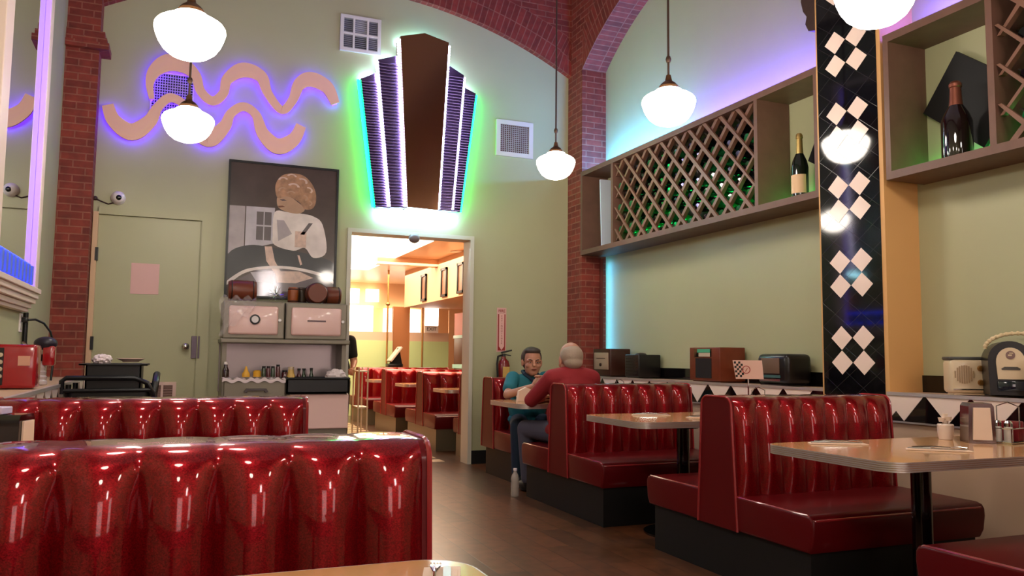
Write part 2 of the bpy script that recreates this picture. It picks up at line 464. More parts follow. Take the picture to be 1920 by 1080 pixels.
b = MB(); b.box(8, 8.1, YB+.2, 18.2, 0, 2.9); struct(b.build('wall_right.005', mat('warm_red_wall', 'c46a44', .6), smooth=False))
b = MB(); b.box(4.05, 8.0, 8.45, 15.4, 2.08, 2.78); struct(b.build('ceiling.002', PEACH, smooth=False), 'dropped soffit over the far dining room counter')
BRIGHT = mat('bright_backlit_panel', 'ffffff', .4, emit='fff0d0', es=4.5)
b = MB(); b.box(1.4, 3.3, 11.0, 15.3, 2.765, 2.782); struct(b.build('ceiling.003', BRIGHT, smooth=False), 'bright luminous ceiling panel in the far dining room')
lamp0 = None
for i, (x, y, lb) in enumerate(((4.0, 12.0, 'round recessed downlight nearest the right door jamb in the far dining room'), (3.55, 9.9, 'round recessed downlight just inside the doorway in the far dining room'), (3.75, 13.4, 'round recessed downlight beyond the luminous panel corner in the far dining room'), (2.6, 16.0, 'round recessed downlight at the left beyond the luminous ceiling panel'))):
    if lamp0 is None:
        lamp0 = root('recessed_light', (x, y, 2.78 if x < 4.05 else 2.08), lb, 'ceiling light', 'recessed lights of the far dining room')
        b = MB(); b.lathe([(.12, -.012), (.12, 0), (.09, 0), (.09, -.012)], 24); b.build('trim_ring', WHITE, lamp0)
        b = MB(); b.lathe([(.09, -.008), (.09, -.002)], 24); b.build('lens', mat('downlight_lens', 'ffffff', .3, emit='fff2d8', es=9), lamp0)
    else: dup(lamp0, (x, y, 2.78), lb)
# low partition with light green panels, posts and lit windows above
b = MB()
for (x0, x1) in ((2.6, 3.86), (4.2, 5.0)):
    b.box(x0, x1, 15.5, 15.58, .0, 1.43, 0)
struct(b.build('wall_back.002', mat('light_green_panel', 'b9c98f', .5), smooth=False), 'light green half wall in the far dining room')
b = MB(); b.box(3.86, 4.2, 15.52, 15.6, 0, 2.1); struct(b.build('wall_back.003', mat('brown_panel', '9a6038', .5), smooth=False), 'brown post between the green half walls')
b = MB(); b.box(2.4, 4.0, 17.9, 18.0, 1.45, 2.25, 0)
b.box(4.25, 5.1, 17.9, 18.0, 1.45, 2.2, 0); b.box(3.3, 3.68, 17.9, 18.0, 2.3, 2.62, 0); b.box(3.84, 4.12, 17.9, 18.0, 2.34, 2.62, 0)
struct(b.build('window_2', [BRIGHT], smooth=False), 'bright windows at the far end of the dining room')
b = MB()
for x0, x1 in ((2.6, 3.86), (4.2, 5.0)): b.box(x0, x1, 15.51, 15.56, 1.43, 1.6, 0); b.box(x0, x1, 15.515, 15.53, 1.6, 2.06, 1)
struct(b.build('window_3', [mat('etched_band', 'c9a890', .4), mat('partition_glass', 'fff4e8', .05, trans=1, ior=1.1)], smooth=False), 'glass screen on top of the green half wall')
for i, (x, y) in enumerate(((3.70, 15.3), (4.40, 15.3))):
    o = MB(); o.cyl((0, 0, 0), (0, 0, 2.78), .018, n=12); o.lathe([(.05, 0), (.05, .01)], 16); o.lathe([(.03, 2.1), (.05, 2.13), (.03, 2.16)], 12)
    tag(o.build('screen_post', mat('brass_post', 'b98a52', .3, .8), loc=(x, y, 0)), ['slim brass post left of the cash register screen in the far dining room', 'slim brass post right of the cash register screen in the far dining room'][i], 'post', 'posts in the far dining room')
b = MB(); b.box(4.6, 5.9, 13.4, 13.9, .0, .93, 0); b.box(4.56, 5.9, 13.36, 13.9, .93, 1.0, 1)
tag(b.build('service_counter', [mat('wood_counter', '8a4a28', .4), mat('teal_top', '9cc8b8', .3)], smooth=False), 'counter with pale teal top right of the green half wall', 'counter')
b = MB(); b.box(5.15, 6.1, 15.0, 15.6, 0, 1.5, 0); b.box(5.13, 6.1, 14.96, 15.6, 1.5, 1.56, 1); b.box(5.35, 5.5, 14.98, 15.0, 1.56, 1.95, 2); b.box(5.15, 6.1, 15.05, 15.6, 1.56, 2.0, 3)
tag(b.build('hostess_stand', [mat('dark_brown_box', '5a2c18', .4), mat('teal_top', '9cc8b8'), mat('yellow_strip', 'f0c878', .4, emit='ffdf90', es=1), mat('orange_red_panel', 'c85030', .5)], smooth=False), 'brown cabinet with orange red upper panel at the far right of the dining room', 'cabinet')
for i, (y, lb) in enumerate(((14.0, 'dark framed picture farthest from the doorway on the peach soffit'), (12.8, 'dark framed picture in the middle of the three on the peach soffit'), (11.95, 'dark framed picture nearest the doorway on the peach soffit'))):
    p = root('framed_picture', (4.045, y, 2.36), lb, 'picture', 'pictures on the far dining room soffit')
    b = MB()
    for (y0, y1, z0, z1) in ((-.15, .15, -.24, -.2), (-.15, .15, .2, .24), (-.15, -.11, -.24, .24), (.11, .15, -.24, .24)): b.box(-.03, 0, y0, y1, z0, z1)
    b.build('frame', BLACK, p, smooth=False)
    b = MB(); b.box(-.012, -.004, -.11, .11, -.2, .2); b.build('print', mat('brown_print', '8d5f48', .4, noise=.5, nscale=12), p, smooth=False)
e = root('exit_sign', (4.62, 15.46, 1.62), 'white glowing exit sign on the far glass screen', 'sign')
b = MB(); b.box(-.14, .14, -.03, 0, .12, .54, bev=.01); b.build('lit_panel', mat('exit_panel', 'ffffff', .4, emit='fff8f0', es=5), e, smooth=False)
b = MB(); b.box(-.14, .14, -.03, 0, -.02, .12); b.build('letter_panel', WHITE, e, smooth=False)
text_mesh('EXIT', .1, .002, 'lettering', BLACK, e, Matrix.Translation((0, -.033, .05)) @ FACE_MY)
e = root('cash_register', (3.78, 15.0, .93), 'black cash register screen on a stand between the far booths', 'cash register')
b = MB(); b.box(-.14, .14, -.1, .14, 0, .06, bev=.01); b.prism([(-.1, .06), (.14, .06), (.09, .3), (.06, .36)], -.03, .03, 'y'); b.build('base', BLACK, e)
b = MB(); b.box(-.02, .02, -.15, .15, -.17, .17, bev=.008, M=Matrix.Translation((-.0, 0, .24)) @ Matrix.Rotation(R(38), 4, 'Y')); b.build('screen', mat('register_shell', 'c8b8a8', .4), e)
b = MB(); b.box(3.55, 4.0, 14.8, 15.2, .86, .93); b.box(3.6, 3.95, 14.85, 15.15, .0, .86); tag(b.build('register_stand', mat('wood_counter', '8a4a28'), smooth=False), 'small brown stand under the cash register', 'stand')

# ------------------------------------------------------------------ booths
def back_contour(n=34, tb=.165, tt=.125, z0=.26, z1=.935, rc=.05):
    pts = [(-tb, z0)]
    zt = z1-rc
    m = 12
    for i in range(1, m+1): pts.append((-tb+(tb-tt)*i/m, z0+(zt-z0)*i/m))
    for i in range(1, 7):
        a = R(180-15*i); pts.append((-tt+rc+rc*math.cos(a), zt+rc*math.sin(a)))
    half = pts[:]
    full = half+[(0, z1)]+[(-y, z) for y, z in half[::-1]]
    return full
def booth_meshes(L, nch):
    cont = back_contour()
    P = len(cont)
    nrm = []
    for i in range(P):
        a = cont[max(0, i-1)]; c = cont[min(P-1, i+1)]
        t = Vector((c[0]-a[0], c[1]-a[1])).normalized(); nrm.append((-t.y, t.x))
    sub = 12
    mb = MB(); V = []
    for i in range(nch*sub+1):
        t = (i % sub)/sub
        bul = .042*(1-abs(2*t-1)**2.3)
        if i == nch*sub or i == 0: bul = 0
        row = []
        for j, (y, z) in enumerate(cont):
            k = min(1, .15+ (z-.26)*3)
            top = 1-.9*max(0, (z-.855)/.08) if z > .84 else 1
            yy = y+nrm[j][0]*bul*k*top; zz = z+nrm[j][1]*bul*k*top*.8
            row.append(mb.bm.verts.new((.015+(L-.03)*i/(nch*sub), yy, zz)))
        V.append(row)
    for i in range(nch*sub):
        for j in range(P-1): mb.bm.faces.new((V[i][j], V[i+1][j], V[i+1][j+1], V[i][j+1]))
        mb.bm.faces.new((V[i][0], V[i][P-1], V[i+1][P-1], V[i+1][0]))
    return mb, cont
def make_booth(name, loc, rz, L, nch, label, sides=(-1, 1), kick=None, group=None, dp=.70):
    t = root(name, loc, label, 'booth', group, rz)
    b = MB()
    y0 = .02-dp if -1 in sides else -.14; y1 = dp-.02 if 1 in sides else .14
    b.box(.03, L-.02, y0+.03, y1-.03, 0, .262); b.build('base', kick or BLACKM, t, smooth=False)
    mb, cont = booth_meshes(L, nch); mb.build('backrest', RED, t, angle=60)
    for x0 in (0, L-.02):
        b = MB()
        pl = [(y*1.02, z) for y, z in cont]
        b.prism(pl, x0, x0+.02, 'x', 0)
        pl2 = pl[:]
        b.tube([(x0 if x0 == 0 else x0+.02, y, z) for y, z in pl2], .007, 6, 1)
        b.build('end_panel', [REDS, PIPE], t)
    for s in sides:
        b = MB()
        def pr(z, y): return y
        ys = [.15, .665, .685, .69, .70, .695, .67, .15]
        prof = [(.15, .262), (dp-.03, .262), (dp-.01, .30), (dp, .37), (dp-.002, .405), (dp-.015, .425), (dp-.045, .434), (.15, .438)]
        b.prism([(s*y, z) for y, z in prof], 0, L, 'x', 0)
        es = [e for e in b.bm.edges if abs(e.verts[0].co.x-e.verts[1].co.x) < 1e-6]
        bmesh.ops.bevel(b.bm, geom=es, offset=.014, segments=3, affect='EDGES', profile=.5)
        b.tube([(.008, s*.16, .432), (.008, s*(dp-.04), .43), (.012, s*(dp-.012), .41), (.03, s*(dp-.005), .41), (L-.03, s*(dp-.005), .41)], .006, 6, 1)
        b.build('seat', [REDS, PIPE], t, angle=50)
    return t
b2 = make_booth('booth', (2.66, 5.55, 0), 0, 1.10, 7, 'red double booth with the man in the red shirt leaning on its back', group='red booths along the right wall')
dup(b2, (2.66, 3.61, 0), 'red double booth between the two cleared tables in front of the tiled pier', rz=0)
dup(b2, (2.66, 1.67, 0), 'red booth cut off by the right edge of the photo', rz=0)
make_booth('booth', (2.82, 7.47, 0), 0, 1.05, 7, 'red booth seat against the back wall holding the woman in teal', sides=(-1,), group='red booths along the right wall')
l1 = make_booth('booth', (.555, 1.98, 0), math.pi, 1.235, 8, 'large glossy red booth back nearest the camera at lower left', group='red booths along the left wall')
dup(l1, (.557, 3.93, 0), 'second glossy red booth back behind the nearest one at left', rz=math.pi)
KICKB = mat('grey_green_kick_panel', '6a6250', .35)
f3 = make_booth('booth', (2.88, 10.1, 0), 0, 1.6, 7, 'red double booth in the middle of the far dining room doorway view', kick=KICKB, group='red booths in the far dining room')
dup(f3, (2.88, 12.05, 0), 'red double booth second from the back in the far dining room', rz=0)
dup(f3, (2.88, 14.0, 0), 'red double booth farthest back in the far dining room', rz=0)
make_booth('booth', (2.98, 8.66, 0), 0, 1.5, 7, 'red booth seat partly hidden by the right door jamb in the far dining room', sides=(1,), kick=KICKB, group='red booths in the far dining room', dp=.38)

# ------------------------------------------------------------------ tables
def rrect(x0, x1, y0, y1, r, corners=(1, 1, 1, 1), n=8):
    out = []
    for (cx, cy, a0, k) in ((x0+r, y0+r, 180, 0), (x1-r, y0+r, 270, 1), (x1-r, y1-r, 0, 2), (x0+r, y1-r, 90, 3)):
        if corners[k]:
            out += [(cx+r*math.cos(R(a0+90*i/n)), cy+r*math.sin(R(a0+90*i/n))) for i in range(n+1)]
        else:
            out.append(((x0, x1, x1, x0)[k], (y0, y0, y1, y1)[k]))
    return out
def make_table(loc, rz, L, W, label, px, group, name='diner_table'):
    t = root(name, loc, label, 'table', group, rz)
    b = MB(); b.prism(rrect(.004, L-.004, -W/2+.004, W/2-.004, .09, (1, 0, 0, 1)), .715, .752, 'z'); b.build('tabletop', CREAM, t, angle=40)
    b = MB(); pl = rrect(0, L, -W/2, W/2, .094, (1, 0, 0, 1))
    for k in range(5):
        z = .7135+k*.008
        b.prism([(x*1.0, y) for x, y in pl], z, z+.006, 'z')
    b.build('edge_band', ALU, t, angle=40)
    b = MB(); b.cyl((px, 0, .04), (px, 0, .70), .042, n=24); b.lathe([(.10, .68), (.12, .70), (.12, .712)], 24, 0, Matrix.Translation((px, 0, 0))); b.build('pedestal', BLACKG, t)
    b = MB(); b.lathe([(.26, 0), (.26, .012), (.2, .025), (.06, .05), (.045, .06)], 32, 0, Matrix.Translation((px, 0, 0))); b.build('foot', BLACKG, t)
    return t
ta = make_table((2.48, 2.66, 0), 0, 1.26, .74, 'cream table with napkin dispenser in front of the tiled pier', .56, 'cream tables along the right wall')
dup(ta, (2.55, 4.58, 0), 'cream table between the two right hand booths before the man in red')
dup(ta, (2.58, 6.47, 0), 'cream table with the seated man and woman')
tl = make_table((.515, 1.13, 0), math.pi, 1.18, .74, 'cream table at the bottom edge of the photo', .6, 'cream tables along the left wall')
dup(tl, (.50, 2.96, 0), 'cream table hidden between the two left booth backs', rz=math.pi)
tf = make_table((2.86, 9.22, 0), 0, 1.2, .6, 'small cream table nearest in the far dining room', .5, 'cream tables in the far dining room')
dup(tf, (2.86, 11.07, 0), 'small cream table second in the far dining room')
dup(tf, (2.86, 13.02, 0), 'small cream table farthest in the far dining room')

# ------------------------------------------------------------------ pendant lamps
def make_pendant(loc, label):
    t = root('pendant_lamp', loc, label, 'pendant lamp', 'white schoolhouse globe pendants')
    s = .18
    prof = [(0, -.138), (.05, -.134), (.095, -.117), (.132, -.088), (.157, -.05), (.172, -.012), (.18, .018), (.178, .036), (.166, .054), (.142, .07), (.112, .083), (.092, .092), (.084, .106), (.07, .112), (.06, .112)]
    b = MB(); b.lathe(prof, 40, cap=True); b.build('globe', mat('lit_opal_glass', 'ffffff', .2, emit='fff3e4', es=GLOBE), t)
    b = MB(); b.lathe([(.066, .108), (.066, .13), (.05, .15), (.024, .17), (.016, .21), (.012, .21)], 24); b.build('fitter', mat('aged_brass', '6b4a30', .35, .8), t)
    b = MB(); b.cyl((0, 0, .2), (0, 0, ZC-loc[2]-.03), .008, n=10); b.lathe([(.014, .3), (.02, .32), (.014, .34)], 12); b.build('rod', mat('dark_rod', '5a4638', .4, .7), t)
    b = MB(); b.lathe([(.06, ZC-loc[2]-.03), (.07, ZC-loc[2])], 20); b.build('canopy', MATS['aged_brass'], t)
    return t
p0 = make_pendant((-.01, 4.52, 2.825), 'large white globe pendant at the upper left of the photo')
dup(p0, (.0, 6.22, 2.795), 'white globe pendant in front of the purple lit wave sculpture')
dup(p0, (2.995, 4.55, 2.835), 'white globe pendant hanging in front of the wine rack')
dup(p0, (3.16, 6.67, 2.91), 'small white globe pendant between the sign and the brick corner')
dup(p0, (2.90, 2.70, 2.80), 'white globe pendant cut by the top edge in front of the tiled pier')
for x, y in ((2.9, .75), (2.9, -1.15), (0, 2.6), (0, .7), (0, -1.2)):
    dup(p0, (x, y, 2.82), 'white globe pendant of the row above and behind the camera')

# ------------------------------------------------------------------ neon wave sculptures
def smooth_path(pts, sub=8):
    out = []
    n = len(pts)
    for i in range(n-1):
        p = [Vector(pts[max(0, min(n-1, i+k))]) for k in (-1, 0, 1, 2)]
        for s_ in range(sub):
            t = s_/sub
            out.append(.5*((2*p[1])+(-p[0]+p[2])*t+(2*p[0]-5*p[1]+4*p[2]-p[3])*t*t+(-p[0]+3*p[1]-3*p[2]+p[3])*t**3))
    out.append(Vector(pts[-1]))
    return out
def closed_smooth(pl, sub=5):
    out = []; n = len(pl)
    for i in range(n):
        p = [Vector(pl[(i+k) % n]) for k in (-1, 0, 1, 2)]
        for s_ in range(sub):
            t = s_/sub
            v = .5*((2*p[1])+(-p[0]+p[2])*t+(2*p[0]-5*p[1]+4*p[2]-p[3])*t*t+(-p[0]+3*p[1]-3*p[2]+p[3])*t**3)
            out.append((v.x, v.y))
    return out
def ribbon(mb, pts, y0, y1, grow=0, mi=0):
    P = smooth_path(pts)
    A = []; B = []
    for i, p in enumerate(P):
        a = P[max(0, i-1)]; c = P[min(len(P)-1, i+1)]
        t = Vector((c.x-a.x, c.y-a.y)).normalized(); n = Vector((-t.y, t.x)); h = p.z/2+grow
        A.append((p.x+n.x*h, p.y+n.y*h)); B.append((p.x-n.x*h, p.y-n.y*h))
    V = [[mb.bm.verts.new((q[0], yy, q[1])) for q in L] for yy in (y0, y1) for L in (A, B)]
    for i in range(len(P)-1):
        a0, b0, a1, b1 = V
        for L, M_ in ((a0, b0), (b0, b1), (b1, a1), (a1, a0)):
            mb.bm.faces.new((L[i], L[i+1], M_[i+1], M_[i]))
    for i in (0, len(P)-1): mb.bm.faces.new((V[0][i], V[1][i], V[3][i], V[2][i]))
UP = [(-0.323, 3.509, 0.047), (-0.349, 3.657, 0.072), (-0.307, 3.787, 0.12), (-0.191, 3.881, 0.165), (-0.051, 3.864, 0.14), (0.049, 3.781, 0.10), (0.099, 3.643, 0.087), (0.209, 3.56, 0.091), (0.304, 3.651, 0.088), (0.335, 3.793, 0.102), (0.477, 3.907, 0.148), (0.645, 3.867, 0.123), (0.717, 3.707, 0.09), (0.854, 3.555, 0.084), (0.955, 3.669, 0.09), (1.017, 3.84, 0.121), (1.132, 3.907, 0.153), (1.292, 3.847, 0.133), (1.38, 3.69, 0.09)]
LO = [(-0.69, 3.404, 0.10), (-0.631, 3.263, 0.126), (-0.481, 3.174, 0.158), (-0.336, 3.29, 0.122), (-0.266, 3.44, 0.085), (-0.168, 3.539, 0.086), (-0.053, 3.497, 0.08), (0.021, 3.381, 0.092), (0.079, 3.254, 0.124), (0.197, 3.184, 0.154), (0.326, 3.322, 0.116), (0.379, 3.455, 0.088), (0.49, 3.538, 0.088), (0.609, 3.474, 0.089), (0.684, 3.295, 0.122), (0.829, 3.183, 0.158), (0.978, 3.269, 0.13), (1.046, 3.418, 0.10)]
PURPLE = mat('purple_led', '6a3cff', .4, emit='4a1cff', es=15)
for pts, lb, dy in ((UP, 'upper beige wave sculpture with purple glow on the back wall', 0), (LO, 'lower beige wave sculpture with purple glow on the back wall', -.012)):
    t = root('wave_sculpture', (0, 0, 0), lb, 'wall sculpture', 'purple lit waves on the back wall')
    b = MB(); ribbon(b, pts, 8.155+dy, 8.185+dy); b.build('wave_panel', mat('beige_wave_paint', 'f2bfae', .45), t, angle=40)
    b = MB(); ribbon(b, pts, 8.187, 8.215, -.018); b.build('led_strip', PURPLE, t, angle=40)
# wall grilles
def grille(name, x0, x1, z0, z1, label, nx, nz, fr=.045, back='3a3236', colr='d8c8c0', barw=.006, bars='a89a94'):
    t = root(name, (0, YB, 0), label, 'vent')
    b = MB()
    for (a, c, e_, f_) in ((x0, x1, z1-fr, z1), (x0, x1, z0, z0+fr), (x0, x0+fr, z0+fr, z1-fr), (x1-fr, x1, z0+fr, z1-fr)): b.box(a, c, -.025, 0, e_, f_)
    b.build('frame', mat('vent_frame_'+colr, colr, .45), t, smooth=False)
    b = MB(); b.box(x0+fr, x1-fr, -.006, -.002, z0+fr, z1-fr); b.build('duct', mat('duct_'+back, back, .8), t, smooth=False)
    b = MB()
    for i in range(1, nx): x = x0+fr+(x1-x0-2*fr)*i/nx; b.box(x-barw/2, x+barw/2, -.018, -.012, z0+fr, z1-fr)
    for i in range(1, nz): z = z0+fr+(z1-z0-2*fr)*i/nz; b.box(x0+fr, x1-fr, -.016, -.010, z-barw/2, z+barw/2)
    b.build('grid', mat('vent_bars_'+bars, bars, .5), t, smooth=False)
    return t
v = grille('wall_vent', 3.165, 3.61, 3.36, 3.77, 'white framed square wall vent with fine grid right of the sign', 14, 14, .05, '6a4a46')
v = grille('wall_vent', -.34, .04, 3.36, 3.80, 'dark mesh grille behind the upper wave sculpture', 16, 16, .012, '2a2430', barw=.007, bars='b8a4b0')
t = root('wall_vent', (0, YB, 0), 'white framed six pane air vent left above the sign', 'vent')
b = MB()
x0, x1, z0, z1 = 1.42, 1.845, 4.285, 4.67
for (a, c, e_, f_) in ((x0, x1, z1-.035, z1), (x0, x1, z0, z0+.035), (x0, x0+.035, z0+.035, z1-.035), (x1-.035, x1, z0+.035, z1-.035), (x0+.035, x1-.035, 4.46, 4.485), (1.55, 1.57, z0+.035, 4.46), (1.695, 1.715, z0+.035, 4.46), (1.55, 1.57, 4.485, z1-.035), (1.695, 1.715, 4.485, z1-.035)): b.box(a, c, -.03, 0, e_, f_)
b.build('frame', mat('vent_white', 'd8d4d0', .4), t, smooth=False)
for i in range(3):
    for j in range(2):
        b = MB(); xa = (1.455, 1.57, 1.715)[i]; xb = (1.55, 1.695, 1.81)[i]; za = (4.32, 4.485)[j]; zb = (4.46, 4.635)[j]
        for k in range(7):
            z = za+(zb-za)*(k+.5)/7; b.box(xa, xb, -.02, -.006, z-.003, z+.003, 0)
        b.box(xa, xb, -.005, -.002, za, zb, 1)
        b.build('louver_panel', [mat('louver_grey', '8a8a90', .4), mat('louver_back_%d%d' % (i, j), ('4a4e58', 'b8bcc0')[1 if (i == 1 and j == 1) else 0] if not (i == 1 and j == 0) else '20242c', .6)], t, smooth=False)

# ------------------------------------------------------------------ stepped art deco sign
t = root('art_deco_sign', (0, 0, 0), 'stepped fan shaped bronze sign outlined with white and green light above the doorway', 'sign')
BRONZE = mat('bronze_mirror', '80583c', .16, .9)
RIDGE = mat('ridged_dark_metal', '6a5a80', .26, .9)
WLED = mat('white_led', 'ffffff', .4, emit='d8d0ff', es=20)
GLED = mat('green_led', '20ff80', .4, emit='06f060', es=34)
CLED = mat('cool_led', 'c0f0ff', .4, emit='a8e4ff', es=70)
cen = [(2.001, 4.443), (2.262, 4.517), (2.527, 4.458), (2.441, 2.646), (2.115, 2.654)]
midl = [(1.79, 4.184), (1.976, 4.252), (2.01, 4.25), (2.13, 2.66), (1.956, 2.65)]
midr = [(2.52, 4.25), (2.547, 4.24), (2.725, 4.153), (2.611, 2.668), (2.44, 2.655)]
outl = [(1.625, 3.98), (1.774, 4.06), (1.80, 4.07), (1.98, 2.66), (1.81, 2.646)]
outr = [(2.715, 4.06), (2.744, 4.044), (2.885, 3.991), (2.725, 2.673), (2.6, 2.665)]
b = MB(); b.prism(cen, 8.0, 8.19, 'y'); b.build('centre_panel', BRONZE, t, smooth=False)
def ridged(mb, pl, y0):
    zt = max(z for x, z in pl); zb = min(z for x, z in pl)
    mb.prism(pl, y0+.012, 8.2, 'y')
    # corrugation ribs across the panel
    L0, Lb, R1, Rb = pl[0], pl[-1], pl[-3], pl[-2]
    n = 46
    for k in range(n):
        z = zb+.02+(min(L0[1], R1[1])-zb-.02)*k/n
        def xe(T, B): 
            f = (z-B[1])/(T[1]-B[1]); return B[0]+(T[0]-B[0])*f
        xa = xe(L0, Lb); xb = xe(R1, Rb)
        mb.cyl((xa, y0+.012, z), (xb, y0+.012, z), .0145, n=8)
for pl, y0, nm in ((midl, 8.06, 'stepped_panel'), (midr, 8.06, 'stepped_panel'), (outl, 8.12, 'stepped_panel'), (outr, 8.12, 'stepped_panel')):
    b = MB(); ridged(b, pl, y0); b.build(nm, RIDGE, t, angle=60)
def strip(p, q, y, m, nm, r=.011, dots=False):
    b = MB()
    a = Vector((p[0], y, p[1])); c = Vector((q[0], y, q[1])); L = (c-a).length
    if dots:
        n = int(L/.03)
        for i in range(n):
            b.ell(a.lerp(c, (i+.5)/n), (.0165, .0165, .0135), n=8, m=5)
    else:
        b.cyl(a, c, r, n=8)
    return b.build(nm, m, t)
strip((1.985, 4.43), (2.099, 2.66), 8.035, WLED, 'white_light_strip', dots=True)
strip((2.543, 4.44), (2.457, 2.66), 8.035, WLED, 'white_light_strip', dots=True)
strip((1.776, 4.18), (1.942, 2.66), 8.095, WLED, 'white_light_strip', dots=True)
strip((2.74, 4.14), (2.628, 2.68), 8.095, WLED, 'white_light_strip', dots=True)
strip((1.607, 3.975), (1.795, 2.655), 8.17, GLED, 'green_light_strip', .014)
strip((2.903, 3.985), (2.742, 2.68), 8.17, GLED, 'green_light_strip', .014)
strip((1.84, 2.60), (2.71, 2.615), 8.17, CLED, 'bottom_light_strip', .014)
for p, q in (((2.01, 4.46), (2.262, 4.535)), ((2.262, 4.535), (2.52, 4.475)), ((1.80, 4.205), (1.97, 4.27)), ((2.56, 4.26), (2.72, 4.175)), ((1.64, 4.0), (1.76, 4.07)), ((2.76, 4.055), (2.87, 4.01))):
    strip(p, q, 8.205, CLED, 'top_light_strip', .008)

# ------------------------------------------------------------------ poster
t = root('framed_poster', (0, 0, 0), 'tall black framed black and white photo print left of the doorway', 'picture')
PX0, PX1, PZ0, PZ1 = .385, 1.445, 1.68, 3.02
b = MB()
for (a, c, e_, f_) in ((PX0, PX1, PZ1-.02, PZ1), (PX0, PX1, PZ0, PZ0+.02), (PX0, PX0+.02, PZ0+.02, PZ1-.02), (PX1-.02, PX1, PZ0+.02, PZ1-.02)): b.box(a, c, 8.195, YB, e_, f_)
b.build('frame', BLACK, t, smooth=False)
PC = ['43322f', 'a89c9e', 'e4d2cc', 'b08a70', 'd0b0a0', '26262c', 'b8b0b8', '5e5456', '54444a', '6a3a24']
PM = [mat('print_tone_'+c, c, .3, coat=1, noise=.38, nscale=(26 if c == 'd0b0a0' else 7)) for c in PC]
PM.append(mat('print_hair', 'a67a5c', .3, coat=1, noise=.85, nscale=15))
b = MB(); b.box(PX0+.02, PX1-.02, 8.215, 8.23, PZ0+.02, PZ1-.02, 0)
def lay(pl, mi, k):
    if len(pl) > 6: pl = closed_smooth(pl)
    b.prism([(min(max(x, PX0+.021), PX1-.021), min(max(z, PZ0+.021), PZ1-.021)) for x, z in pl], 8.2145-k*.0004, 8.2155, 'y', mi)
lay([(.40, 2.572), (.55, 2.575), (.55, 2.12), (.40, 2.10)], 1, 1)
lay([(.56, 2.575), (.83, 2.578), (.825, 2.222), (.56, 2.15)], 6, 1)
lay([(.66, 2.53), (.80, 2.53), (.80, 2.25), (.66, 2.25)], 7, 2); lay([(.66, 2.40), (.80, 2.40), (.80, 2.385), (.66, 2.385)], 6, 3); lay([(.725, 2.53), (.735, 2.53), (.735, 2.25), (.725, 2.25)], 6, 3)
lay([(0.411, 2.099), (0.598, 2.194), (0.84, 2.18), (1.145, 2.142), (1.42, 2.057), (1.42, 1.854), (1.08, 1.995), (0.673, 1.974), (0.413, 1.863)], 5, 2)
lay([(0.828, 2.535), (0.951, 2.545), (1.076, 2.54), (1.203, 2.521), (1.298, 2.441), (1.342, 2.168), (1.216, 2.103), (1.129, 2.198), (1.019, 2.163), (0.839, 2.209), (0.816, 2.307)], 2, 4)
lay([(.85, 2.46), (.92, 2.46), (1.0, 2.33), (.87, 2.25)], 1, 5); lay([(1.03, 2.36), (1.14, 2.36), (1.14, 2.2), (1.03, 2.2)], 4, 5)
lay([(1.16, 2.45), (1.20, 2.45), (1.12, 2.33), (1.08, 2.33)], 7, 5)
lay([(0.857, 2.695), (0.946, 2.71), (1.045, 2.654), (1.117, 2.587), (1.062, 2.539), (0.951, 2.545), (0.868, 2.581), (0.845, 2.637)], 3, 5)
lay([(.85, 2.60), (.90, 2.607), (.925, 2.595), (.87, 2.585)], 9, 6); lay([(.87, 2.665), (.91, 2.672), (.94, 2.66), (.90, 2.653)], 8, 6)
for (x, z, a, r_) in ((.90, 2.86, .5, .05), (.98, 2.90, .2, .05), (1.08, 2.86, -.4, .055), (1.14, 2.78, -.8, .05), (.90, 2.76, 1.0, .045), (1.0, 2.80, .1, .06), (1.10, 2.70, -1.0, .045), (.98, 2.73, .4, .045), (1.15, 2.65, -1.2, .04)):
    lay([(x+r_*math.cos(a+k*.42), z+r_*.7*math.sin(a+k*.42)) for k in range(7)]+[(x+r_*.62*math.cos(a+k*.42), z+r_*.45*math.sin(a+k*.42)) for k in range(6, -1, -1)], 4 if r_ > .047 else 3, 7)
lay([(0.851, 2.68), (0.826, 2.807), (0.884, 2.906), (0.994, 2.939), (1.106, 2.92), (1.194, 2.826), (1.226, 2.712), (1.201, 2.608), (1.117, 2.587), (1.059, 2.655), (0.946, 2.703)], 10, 6)
lay([(0.745, 2.189), (0.813, 2.193), (0.845, 2.053), (0.917, 1.93), (0.849, 1.926), (0.764, 2.049)], 4, 5)
lay([(1.06, 2.12), (1.08, 2.12), (1.11, 2.03), (1.09, 2.02)], 4, 6)
lay([(0.416, 1.801), (0.673, 1.953), (1.081, 1.966), (1.42, 1.825), (1.42, 1.709), (0.421, 1.705)], 8, 3)
lay([(.62, 1.93), (.83, 1.95), (.84, 1.82), (.68, 1.84)], 6, 4); lay([(.85, 1.95), (1.08, 1.96), (1.22, 1.90), (1.05, 1.84), (.87, 1.84)], 4, 4)
lay([(0.408, 1.836), (0.541, 1.939), (0.672, 1.981), (0.874, 2.005), (1.08, 1.995), (1.306, 1.949), (1.42, 1.88), (1.42, 1.85), (1.292, 1.919), (1.081, 1.966), (0.875, 1.977), (0.673, 1.953), (0.543, 1.904), (0.416, 1.801)], 2, 6)
b.build('print', PM, t, smooth=False)

